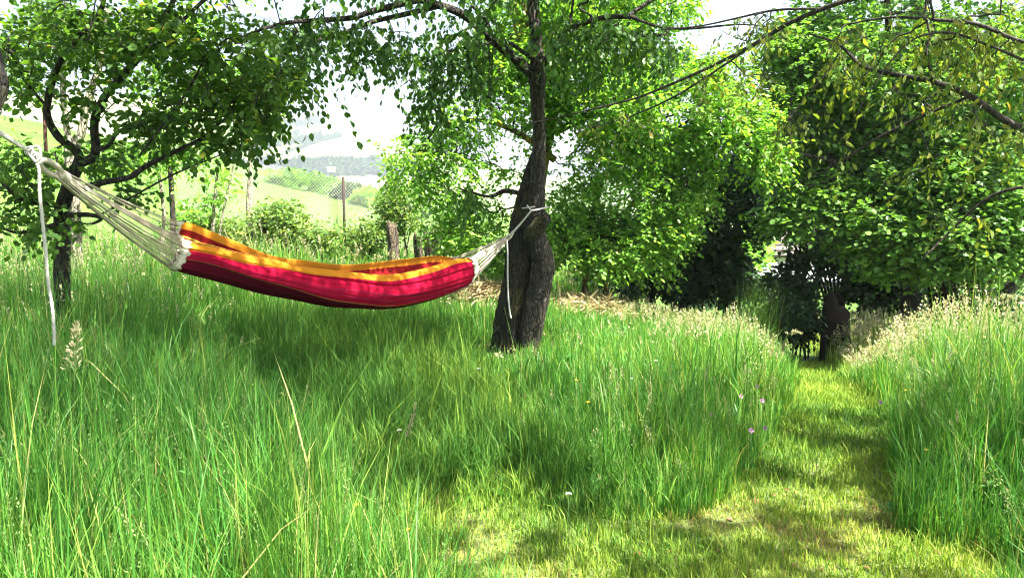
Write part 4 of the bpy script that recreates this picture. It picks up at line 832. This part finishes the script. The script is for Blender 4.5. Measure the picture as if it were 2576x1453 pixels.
def garden():
    def roof(name, label, cat, P, mat, wallmat, thick=.12):
        P = [np.array(p, float) for p in P]; c = sum(P) / 4; gz = float(G(c[0], c[1]))
        t = thing(name, [c[0], c[1], gz], label, cat); mb = MB(); dn = np.array([0, 0, -thick])
        V = np.array(P + [p + dn for p in P]); mb.add(V, [[0, 1, 2, 3], [7, 6, 5, 4], [0, 4, 5, 1], [1, 5, 6, 2], [2, 6, 7, 3], [3, 7, 4, 0]]); mb.build('roof', mat, t, smooth=False)
        ins = [c + (p - c) * .9 for p in P]; W = [q + dn * 1.05 for q in ins] + [np.array([q[0], q[1], gz - .5]) for q in ins]
        mb = MB(); mb.add(np.array(W), [[0, 4, 5, 1], [1, 5, 6, 2], [2, 6, 7, 3], [3, 7, 4, 0]]); mb.build('wall', wallmat, t, smooth=False); return t
    m, t, out = newmat('brown roof tiles'); wv = node(t, 'ShaderNodeTexWave', wave_type='BANDS', bands_direction='Z'); wv.inputs['Scale'].default_value = 1.6; wv.inputs['Distortion'].default_value = .6
    t.links.new(coords(t), wv.inputs[0]); p = node(t, 'ShaderNodeBsdfPrincipled'); p.inputs['Roughness'].default_value = .8
    t.links.new(ramp(t, wv.outputs['Fac'], [(.1, (.08, .06, .05)), (.4, (.3, .24, .2)), (1, (.38, .31, .26))]), p.inputs['Base Color']); t.links.new(p.outputs[0], out.inputs[0])
    wh = plain('white sheet roof', (.78, .8, .84), .35, .05); wl = plain('pale wall', (.6, .56, .5), .9, .1); gl = plain('pale blue sheet', (.55, .68, .85), .3, .1)
    roof('house', 'brown tiled house corner glimpsed through the leaf gap', 'house', [at(1925, 638, 34), at(2160, 640, 33), at(2160, 560, 37), at(1995, 560, 38)], m, wl)
    roof('long_shed', 'low white-roofed shed glimpsed under the leaves beyond the path end', 'shed', [at(1895, 686, 25), at(2130, 704, 25), at(2130, 668, 29), at(1895, 655, 29)], wh, wl)
    roof('greenhouse', 'pale blue roofed greenhouse shining through the low foliage', 'greenhouse', [at(2120, 702, 22), at(2235, 712, 22), at(2235, 655, 25), at(2120, 655, 25)], gl, wh)
    c = at(2045, 712, 27); gz = float(G(c[0], c[1])); mb = MB(); mb.box([c[0], c[1], gz + .14], [.9, .12, .3]); mb.build('garden_wall', wh, smooth=False, label='low bright white garden wall below the shed roof', category='wall')
    # rust brown steel plates leaning by the coppiced stems
    mb = MB(); Pz = [(2062, 905), (2070, 775), (2076, 745), (2090, 732), (2102, 740), (2110, 765), (2126, 770), (2138, 782), (2142, 905)]
    a = [at(x, y, 10.3) for x, y in Pz]; b = [p + np.array([0, .03, 0]) for p in a]; n = len(a); c0 = sum(a) / n; c1 = sum(b) / n
    V = np.array(a + b + [c0, c1]); T = [[i, (i + 1) % n, 2 * n] for i in range(n)] + [[n + (i + 1) % n, n + i, 2 * n + 1] for i in range(n)]
    mb.add(V, [[i, n + i, n + (i + 1) % n, (i + 1) % n] for i in range(n)], T); mb.build('rusty_plate', plain('rust', (.014, .006, .004), .85, .4, 8), smooth=False, label='dark reddish-brown jagged plate standing at the foot of the many-stemmed tree', category='plate')
garden()

# ------------------------------------------------------------------ the hammock
def clothmat():
    m, t, out = newmat('striped hammock cloth'); uv = node(t, 'ShaderNodeUVMap'); s = node(t, 'ShaderNodeSeparateXYZ'); t.links.new(uv.outputs[0], s.inputs[0])
    OR, YE, CR, MA, DR, BR = (.66, .25, .02), (.6, .42, .06), (.43, .004, .035), (.10, .003, .014), (.26, .012, .012), (.20, .035, .01)
    LI = (.30, .01, .05)
    st = [(0, OR), (.045, DR), (.10, YE), (.12, BR), (.15, OR), (.17, DR), (.25, BR), (.30, MA), (.70, YE), (.706, CR), (.735, LI), (.742, CR), (.757, LI), (.768, CR), (.80, LI), (.806, CR), (.895, OR), (.985, DR), (.995, YE), (1.06, BR), (1.075, OR)]
    st = [(a_ / 1.25, c_) for a_, c_ in st]
    c = ramp(t, s.outputs[1], st, 'CONSTANT')
    wv = node(t, 'ShaderNodeTexWave'); wv.inputs['Scale'].default_value = 90; mp = node(t, 'ShaderNodeMapping'); t.links.new(uv.outputs[0], mp.inputs[0]); mp.inputs['Scale'].default_value = (2.4, .9, 1); t.links.new(mp.outputs[0], wv.inputs[0])
    n1 = noise(t, 220, 3, coords(t)); mw = node(t, 'ShaderNodeMapping'); mw.inputs['Scale'].default_value = (5, 34, 1); t.links.new(uv.outputs[0], mw.inputs[0]); n2 = noise(t, 1.0, 5, mw.outputs[0], .6, .8)
    c = mixc(t, 1.0, c, ramp(t, n1, [(.3, (.82, .82, .82)), (.7, (1, 1, 1))]), 'MULTIPLY')
    p = node(t, 'ShaderNodeBsdfPrincipled'); p.inputs['Roughness'].default_value = .95; p.inputs['Specular IOR Level'].default_value = .12; t.links.new(c, p.inputs['Base Color'])
    tr = node(t, 'ShaderNodeBsdfTranslucent'); t.links.new(c, tr.inputs[0]); mx = node(t, 'ShaderNodeMixShader'); mx.inputs[0].default_value = .22
    b = node(t, 'ShaderNodeBump'); b.inputs['Strength'].default_value = .7; b.inputs['Distance'].default_value = .012; t.links.new(n2, b.inputs['Height']); t.links.new(b.outputs[0], p.inputs['Normal'])
    t.links.new(p.outputs[0], mx.inputs[1]); t.links.new(tr.outputs[0], mx.inputs[2]); t.links.new(mx.outputs[0], out.inputs[0]); return m
def hammock():
    g = np.random.default_rng(5)
    KL, KR = at(150, 436, 3.25), at(1272, 600, 6.5)              # where the cords gather
    dl, dr = 4.55, 6.18                                         # distance of the cloth's ends
    # traced outline of the cloth: s, px, y of back rim, y of front rim, y of bottom
    T = np.array([[0.00, 473, 555, 604, 668, dl], [0.08, 520, 564, 614, 686, 0], [0.2, 600, 593, 638, 715, 0], [0.35, 700, 632, 661, 744, 0], [0.5, 800, 649, 677, 765, 0], [0.62, 880, 659, 684, 774, 0],
                  [0.75, 970, 658, 690, 773, 0], [0.87, 1060, 647, 672, 758, 0], [0.95, 1120, 640, 654, 738, 0], [1.0, 1168, 645, 651, 716, dr]])
    T[:, 5] = 1 / np.interp(T[:, 1], [473, 1168], [1 / dl, 1 / dr])           # a straight line in plan
    S = spline(T, 120); ns = len(S)
    axis = nrm((KR - KL) * [1, 1, 0]); W = np.array([axis[1], -axis[0], 0.0])   # W points to the camera side
    if W[1] > 0: W = -W
    # cross-section: u across the cloth; w sideways (m), z between bottom (0) and rim heights
    nu = 150; u = np.linspace(0, 1, nu); V = np.zeros((ns, nu, 3)); UV = np.zeros((ns, nu, 2))
    for i, (s, px, yb, yf, yo, d) in enumerate(S):
        zb, zf, zo = at(px, yb, d + .12)[2], at(px, yf, d - .08)[2], at(px, yo, d)[2]
        c = at(px, (yb + yo) / 2, d)
        prof = spline(np.array([[0, -.150, zb], [.10, -.145, zb - .3 * (zb - zo)], [.28, -.12, zo + .38 * (zb - zo)], [.42, -.05, zo + .05 * (zf - zo)], [.52, .02, zo], [.62, .10, zo + .14 * (zf - zo)],
                                [.76, .155, zo + .45 * (zf - zo)], [.88, .14, zo + .82 * (zf - zo)], [.955, .10, zf], [1.0, .06, zf - .05 * (zf - zo)]]), nu)
        uu, w_, z = prof[:, 0], prof[:, 1], prof[:, 2]
        narrow = 0.34 + 0.66 * max(0.0, math.sin(math.pi * min(max(s, 0), 1) * .86 + .06)) ** .6
        amp = .010 * (.6 + .6 * math.sin(2 * math.pi * s * 1.3 + 1))
        pleat = .7 * amp * np.sin(uu * 24 + 3.0 * math.sin(s * 3)) * sstep(.5, .8, uu) + .010 * np.sin(uu * 46 + s * 3) * sstep(.4, .1, uu) + .0018 * np.sin(uu * 95 + s * 9) * (.3 + abs(math.sin(s * 5)))
        sharp = .016 * np.exp(-((uu - .845 - .01 * math.sin(s * 5)) / .012) ** 2)
        w_ = w_ * narrow + pleat - sharp
        z = z + .003 * np.sin(s * 26 + uu * 7) + .004 * np.sin(s * 9 + uu * 19)
        lowp = np.clip((zb - z) / max(zb - zo, 1e-3), 0, 1) * (uu > .3) + 0 * z
        V[i] = np.array([c[0], c[1], 0]) + W * w_[:, None] - axis * (.13 * max(0.0, 1 - s / .35) ** 1.5 * lowp * sstep(.2, .5, uu))[:, None]; V[i, :, 2] = z
        UV[i, :, 0] = s; UV[i, :, 1] = np.clip((uu + (-.05 + .2 * s) * sstep(.35, .6, uu) * (1 - sstep(.66, .86, uu)) + (.06 - .07 * s) * sstep(.7, .85, uu)) / 1.25, 0, 1)
    # drop the wave of the cloth's end
    i, j = np.meshgrid(np.arange(ns - 1), np.arange(nu - 1), indexing='ij'); Q = np.stack([i * nu + j, (i + 1) * nu + j, (i + 1) * nu + j + 1, i * nu + j + 1], -1).reshape(-1, 4)
    hm = thing('hammock', (KL + KR) / 2, 'striped red, crimson and orange cloth hammock slung between two trees', 'hammock')
    cl = mesh('cloth', V.reshape(-1, 3), [Q], clothmat(), hm, uv=UV.reshape(-1, 2)); sm = cl.modifiers.new('thickness', 'SOLIDIFY'); sm.thickness = .0025
    for end, K in ((0, KL), (ns - 1, KR)):
        rim = V[end]; C = rim.mean(0); out = nrm(K - C); Lh = .055
        # scalloped cream header band: starts just under the cloth, ends in tabs
        wav = (np.sin(u * 2 * math.pi * 13) > -.2) * .018
        inn = rim - out * .012 * 0; a = inn + nrm(inn - C) * .003; b = a + nrm(K - a) * (.035 + wav)[:, None] - nrm(inn - C) * .004; mid = (a + b) / 2
        c2 = a + nrm(V[1 if end == 0 else ns - 2] - rim) * (.02 + (np.sin(u * 2 * math.pi * 13 + 1) > .3) * .012)[:, None] + nrm(inn - C) * .0035
        VV = np.concatenate([c2, a, mid, b]); q = np.arange(nu - 1); QQ = np.concatenate([np.stack([k * nu + q, k * nu + q + 1, (k + 1) * nu + q + 1, (k + 1) * nu + q], -1) for k in range(3)])
        hb = mesh('header_band', VV, [QQ], M_HEADER, hm); hb.modifiers.new('thickness', 'SOLIDIFY').thickness = .003
        nc = 26; idx = np.linspace(1, nu - 2, nc).astype(int)
        for k, ii in enumerate(idx):
            p = b[ii]; gat = K + nrm(p - C) * .02 + g.normal(0, .004, 3)
            n = 16; t = np.linspace(0, 1, n)[:, None]; q = p + (gat - p) * t; L = np.linalg.norm(gat - p)
            q[:, 2] -= np.sin(np.pi * t[:, 0]) * L * g.uniform(.004, .022); m = MB()
            side = nrm(np.cross(gat - p, [0, 0, 1.0])) * .0055
            m.tube(q + side * (1 - t) ** 2, .0020 if end else .0021, 5)
            m.tube(q - side * (1 - t) ** 2 + [0, 0, .003], .0020 if end else .0021, 5)
            lp = np.array([p + side, p - nrm(gat - p) * .022 + side * .8, p - nrm(gat - p) * .028, p - nrm(gat - p) * .022 - side * .8, p - side]); m.tube(spline(lp, 9), .0024, 5)
            m.build('cord', M_CORD, hm)
        # whipping where the cords meet and the eye they form
        ax = nrm(K - C); m = MB(); s = nrm(np.cross(ax, [0, 0, 1.0])); up = np.cross(s, ax)
        if up[2] < 0: up = -up
        e0 = K - ax * .01; L2 = .16 if end == 0 else .09; hw = .024 if end == 0 else .016
        th = np.linspace(-.12, 2 * np.pi + .12, 40)
        loop = e0 + ax * (L2 / 2) + ax * (-np.cos(th) * L2 / 2)[:, None] + (up * .75 - s * .45) * (np.sin(th) * hw)[:, None]
        rr = .0115 if end == 0 else .009
        m.tube(loop, rr, 10, bump=lambda t_, i_: 1 + .16 * (i_ % 2) + 0 * t_); m.build('wrapped_eye', M_CORD, hm)
        m = MB(); q = e0 + ax * np.linspace(-.045, .012, 15)[:, None]; m.tube(q, [.020 + .003 * (k % 2) for k in range(15)] if end == 0 else [.017 + .002 * (k % 2) for k in range(15)], 12); m.build('whipping', M_CORD, hm)
        # ropes
        rope(end, K, ax, L2, up, s, g)
def rope(end, K, ax, L2, up, s, g):
    m = MB(); r = .0062
    eye = K + ax * (L2 - .02)
    if end == 0:
        kn = at(78, 383, 3.02); far = at(-92, 272, 2.72)
        m.tube(spline(np.array([far, (far + kn) / 2 + [0, 0, -.004], kn]), 14), r, 9); m.tube(spline(np.array([far + [0, 0, .012], (far + kn) / 2 + [.0, 0, .006], kn + [0, 0, .006]]), 14), r * .8, 9)
        for off in (-.012, .014): m.tube(spline(np.array([kn, (kn + eye) / 2 + up * off + [0, 0, off * .3], eye + up * off * .4, eye + ax * .004]), 16), r * .85, 9)
        loopc = [(72, 388), (66, 374), (80, 368), (97, 368), (102, 382), (100, 396), (90, 404), (82, 396), (72, 380), (82, 372)]
        m.tube(spline(np.array([at(a, b, 3.0 - .004 * k) for k, (a, b) in enumerate(loopc)]), 60), r * .95, 9)
        th = np.linspace(0, 4 * 6.283, 60); kax = nrm(kn - far); a = nrm(np.cross(kax, [0, 0, 1.0])); b = np.cross(kax, a)
        m.tube(kn + kax * (np.linspace(-.02, .035, 60))[:, None] + .011 * (np.cos(th)[:, None] * a + np.sin(th)[:, None] * b), r * .9, 8)
        tail = [(90, 404), (98, 430), (101, 480), (107, 560), (115, 630), (121, 700), (130, 770), (137, 830), (137, 866)]
        m.tube(spline(np.array([at(x + 1.5 * math.sin(y * .05), y, 2.98) for x, y in tail]), 120), r * 1.02, 10, bump=lambda t_, i_: 1 + .13 * np.sin(2 * t_ + i_ * 1.3))
        # turns round the mossy trunk
        cen = at(-112, 268, 2.75); th = np.linspace(0, 2 * 6.283, 80); rad = .132
        m.tube(cen + np.stack([rad * np.cos(th), rad * np.sin(th), .012 * th / 6.283 - .01], -1), r, 8)
        m.build('rope', M_ROPE, label='thick white rope knotted at the near eye, its loose end hanging into the grass', category='rope', group='hammock ropes')
    else:
        kn = at(1286, 588, 6.47); tie = at(1337, 527, 6.40)
        m.tube(spline(np.array([eye, kn]), 6), r * 1.4, 9); m.tube(spline(np.array([kn, (kn + tie) / 2 + [0, 0, -.004], tie]), 14), r * 1.1, 9); m.tube(spline(np.array([kn + [.0, 0, .014], (kn + tie) / 2 + [0, 0, .002], tie]), 14), r * .7, 9)
        th = np.linspace(0, 3 * 6.283, 40); kax = nrm(tie - kn); a = nrm(np.cross(kax, [0, 0, 1.0])); b = np.cross(kax, a)
        m.tube(kn + kax * (np.linspace(-.03, .03, 40))[:, None] + .010 * (np.cos(th)[:, None] * a + np.sin(th)[:, None] * b), r * .9, 8)
        c = at(1346, 522, 6.62); th = np.linspace(-2.0, 2 * math.pi - 1.6, 60); rad = .103
        ring = c + np.stack([rad * 1.05 * np.cos(th), rad * np.sin(th) * 1.1, .012 * np.cos(th) + .004 * th], -1); m.tube(ring, r * 1.05, 8)
        m.tube(spline(np.array([tie, at(1330, 520, 6.41), at(1326, 514, 6.43)]), 8), r, 8); m.tube(spline(np.array([tie, at(1352, 526, 6.42), at(1372, 520, 6.5)]), 8), r, 8)
        tail = [(1275, 600), (1277, 640), (1277, 700), (1279, 750), (1283, 785), (1286, 798)]
        m.tube(spline(np.array([at(x, y, 6.38) for x, y in tail]), 30), r * 1.1, 8)
        m.build('rope', M_ROPE, label='white rope tied above the cut stub of the forked trunk, its tail hanging straight', category='rope', group='hammock ropes')
hammock()

# ------------------------------------------------------------------ low plants and flowers
def weeds():
    g = np.random.default_rng(31); mb = MB()
    N = 230; x = g.uniform(-3.2, 4.2, N); y = g.uniform(2.2, 8.5, N)
    low = dist_line(LL, x, y); dm = mown(x, y)
    k = (dm > -.05) & ((low < .15) | ((dm < .3) & (g.random(N) < .5)) | (g.random(N) < .12)); x, y = x[k], y[k]
    for a, b in zip(x, y):
        n = g.integers(4, 9); th = g.random(n) * 6.28; P = np.stack([a + np.cos(th) * .015, b + np.sin(th) * .015, np.full(n, float(G(a, b)) + .03 + .03 * g.random())], -1)
        D = np.stack([np.cos(th), np.sin(th), g.uniform(.4, 1.6, n)], -1)
        leaves(mb, P, D, g.uniform(.035, .085, n), .5 + g.normal(0, .25, n), g, 0, g.uniform(.8, 1.3), wild=.3)
    for _ in range(330):                                          # leafy stems standing among the grass
        b = g.uniform(2.0, 9.0); a = g.uniform(-.68, .68) * b
        if float(mown(np.array(a), np.array(b))) < .12 or math.hypot(a, b - 6.6) < .4: continue
        hh = float(hfield(np.array(a), np.array(b))[0]) * g.uniform(.7, 1.15); z0 = float(G(a, b)); q = np.array([[a, b, z0], [a + g.normal(0, .02), b + g.normal(0, .02), z0 + hh * .5], [a + g.normal(0, .05), b + g.normal(0, .05), z0 + hh]])
        q = spline(q, 8); mb.tube(q, .0014, 4, tint=.3, cap=False); m = 9; k = g.integers(2, 8, m); th = np.arange(m) * 2.4
        leaves(mb, q[k], np.stack([np.cos(th), np.sin(th), g.uniform(.1, .9, m)], -1), g.uniform(.025, .055, m), .6 + g.normal(0, .2, m), g, 0, g.uniform(.6, 1.1), wild=.4)
    mb.build('broadleaf_weeds', M_WEED, label='broad dock and dandelion leaves low among the grass', category='weeds', kind='stuff')
weeds()
def flowers():
    g = np.random.default_rng(33)
    stem = plain('flower stem', (.08, .17, .04)); yel = plain('buttercup petal', (.85, .55, .02), .35); pur = plain('clover head', (.42, .22, .36)); brn = plain('dead leaf', (.16, .07, .03)); whi = plain('white umbel', (.8, .78, .7))
    def flower(kind):
        o = bpy.data.objects.new(kind, None); COL.objects.link(o); h = .42
        mb = MB(); mb.tube(np.array([[0, 0, -h], [.01, 0, -h * .5], [0, 0, 0]]), .0016, 5); mb.build('stem', stem, o)
        mb = MB()
        if kind == 'buttercup_flower':
            th = np.arange(5) * 1.2566; P = np.zeros((5, 3)); D = np.stack([np.cos(th), np.sin(th), np.full(5, .5)], -1); leaves(mb, P, D, np.full(5, .018), np.full(5, .5), g, 0, 2.0, wild=.05); m = yel
        elif kind == 'clover_flower':
            v = nrm(g.normal(0, 1, (60, 3))); leaves(mb, v * .006, v + [0, 0, .4], np.full(60, .014), np.full(60, .5), g, 1, .5); m = pur
        else:
            v = nrm(g.normal(0, 1, (90, 3))); v[:, 2] = .25 * np.abs(v[:, 2]); leaves(mb, v * .014, v + [0, 0, .6], np.full(90, .006), np.full(90, .5), g, 1, 1.2); m = whi
        mb.build('blossom', m, o); return o
    spots = {'buttercup_flower': [(2420, 1105), (2370, 1000), (1450, 955), (760, 1220), (895, 1268), (2330, 1130), (2470, 1060), (1610, 990), (1025, 1330), (2280, 980), (1955, 905), (1480, 1010), (2200, 905), (1560, 1060), (700, 1010)],
             'clover_flower': [(1850, 890), (1872, 905), (1880, 930), (1905, 970), (1918, 1005), (1865, 995), (1790, 1040), (1925, 1075), (1890, 1080), (1830, 915), (2215, 1010), (2260, 1025), (1895, 915), (1575, 1020), (2350, 1035), (1845, 950)],
             'umbel_flower': [(1205, 925), (1590, 950), (2450, 930), (1430, 1240), (1005, 1080), (2500, 960), (1650, 905)]}
    lab = {'buttercup_flower': 'small yellow buttercup rising just above the meadow grass', 'clover_flower': 'small dull purple clover head among the tall grass', 'umbel_flower': 'small white flower cluster among the meadow grass'}
    for kind, L in spots.items():
        proto = flower(kind)
        for i, (px, py) in enumerate(L):
            o = proto
            if i:
                o = proto.copy(); COL.objects.link(o)
                for ch in list(proto.children): c = ch.copy(); COL.objects.link(c); c.parent = o
            p = gp(px, py + 60); h = float(hfield(p[0], p[1])[0]) * 1.25 + .02
            d = p[1] - .4; q = at(px, py, max(d, 1.6)); z0 = float(G(q[0], q[1])); top = np.clip(q[2] - z0, .1, .85)
            o.location = q.tolist(); o.location.z = z0 + top; s = top / .42; o.scale = (.75, .75, max(s, .5)); o.rotation_euler = (0, 0, g.uniform(0, 6.28))
            for c in o.children:
                if c.name.startswith('blossom'): c.scale = (1, 1, .75 / max(s, .5))
            o['label'] = lab[kind]; o['category'] = 'flower'; o['group'] = {'b': 'yellow buttercups in the meadow', 'c': 'purple clover heads in the meadow', 'u': 'white flower clusters in the meadow'}[kind[0]]
    mb = MB(); leaves(mb, np.zeros((1, 3)), np.array([[1., 0, .1]]), np.array([.032]), np.array([.5]), g, 0, 1.4, wild=.1); proto = mb.build('fallen_leaf', brn)
    for i in range(34):
        o = proto if i == 0 else proto.copy()
        if i: COL.objects.link(o)
        while True:
            px, py = g.uniform(1500, 2350), g.uniform(1120, 1450); p = gp(px, py)
            if mown(p[0], p[1]) < -.02: break
        o.location = (p[0], p[1], p[2] + .022); o.rotation_euler = (g.uniform(-.3, .3), g.uniform(-.3, .3), g.uniform(0, 6.28))
        o['label'] = 'small brown dead leaf lying on the mown grass'; o['category'] = 'leaf'; o['group'] = 'dead leaves on the path'
flowers()

# a flowering grass stalk that stands clear in front of the rope's end, and arching bent-over grasses by the path
def stalk(label, pts, d, seed, spread=.03, n=70):
    g = np.random.default_rng(seed); P = spline(np.array([at(x, y, d) for x, y in pts]), 30)
    mb = MB(); mb.tube(P, np.linspace(.0022, .0009, 30), 5, tint=.2)
    k = g.integers(17, 30, n); u = (k - 16) / 14; c = P[k]; off = nrm(g.normal(0, 1, (n, 3)) * [1, 1, .4]) * (spread * (1.15 - u) * g.random(n) ** .5)[:, None]
    for a, b in zip(c[::2], (c + off)[::2]): mb.tube(np.array([a, b]), .0005, 3, tint=.3, cap=False)
    leaves(mb, c + off, nrm(off + [0, 0, .02]), g.uniform(.012, .022, n), np.full(n, .7), g, 1, .7)
    mb.build('grass_stalk', M_SEED, smooth=False, label=label, category='grass stalk', group='tall single flowering stalks')
stalk('tall pale flowering stalk just beyond the hanging rope end', [(182, 1180), (184, 1050), (187, 950), (190, 880), (193, 812)], 2.9, 1, .035, 120)
stalk('arching stalk with a drooping comb of seeds over the dark undergrowth', [(2400, 1000), (2420, 900), (2455, 815), (2500, 760), (2540, 742), (2572, 748)], 6.4, 2, .05, 90)
stalk('leaning seeded stalk against the dark stems', [(2330, 1010), (2380, 900), (2430, 850), (2480, 825), (2530, 800)], 6.6, 3, .05, 90)
stalk('bent stalk with pale seeds hanging over the dark path end', [(1930, 960), (1955, 900), (1975, 850), (1995, 832), (2015, 838)], 6.8, 4, .04, 60)
stalk('upright slim stalk left of the mown track', [(1000, 1250), (1010, 1150), (1030, 1080), (1046, 1020)], 3.4, 5, .012, 70)

def tussock():
    g = np.random.default_rng(35); c = at(1895, 770, 9.5); gz = float(G(c[0], c[1])); N = 260
    global rng; rng = g
    P = np.stack([c[0] + g.normal(0, .12, N), c[1] + g.normal(0, .12, N), np.full(N, gz)], -1)
    V, Q, T = blades(P, g.uniform(.6, 1.25, N), np.full(N, .007), np.abs(g.normal(.35, .3, N)), g.normal(0, .9, N), g.uniform(.5, .95, N), 6)
    mb = MB(); mb.add(V, Q, tint=T); mb.build('grass_tussock', M_GRASS, smooth=False, label='tall feathery tussock of yellowing grass at the path end', category='grass tussock')
tussock()

# ------------------------------------------------------------------ air
def haze():
    m, t, out = newmat('haze'); v = node(t, 'ShaderNodeVolumePrincipled'); v.inputs['Density'].default_value = .00062; v.inputs['Color'].default_value = (.86, .94, 1, 1); v.inputs['Anisotropy'].default_value = .35
    t.links.new(v.outputs[0], out.inputs['Volume'])
    mb = MB(); mb.box([0, 0, 20], [3600, 3600, 135]); mb.build('haze', m, smooth=False, kind='stuff')
haze()
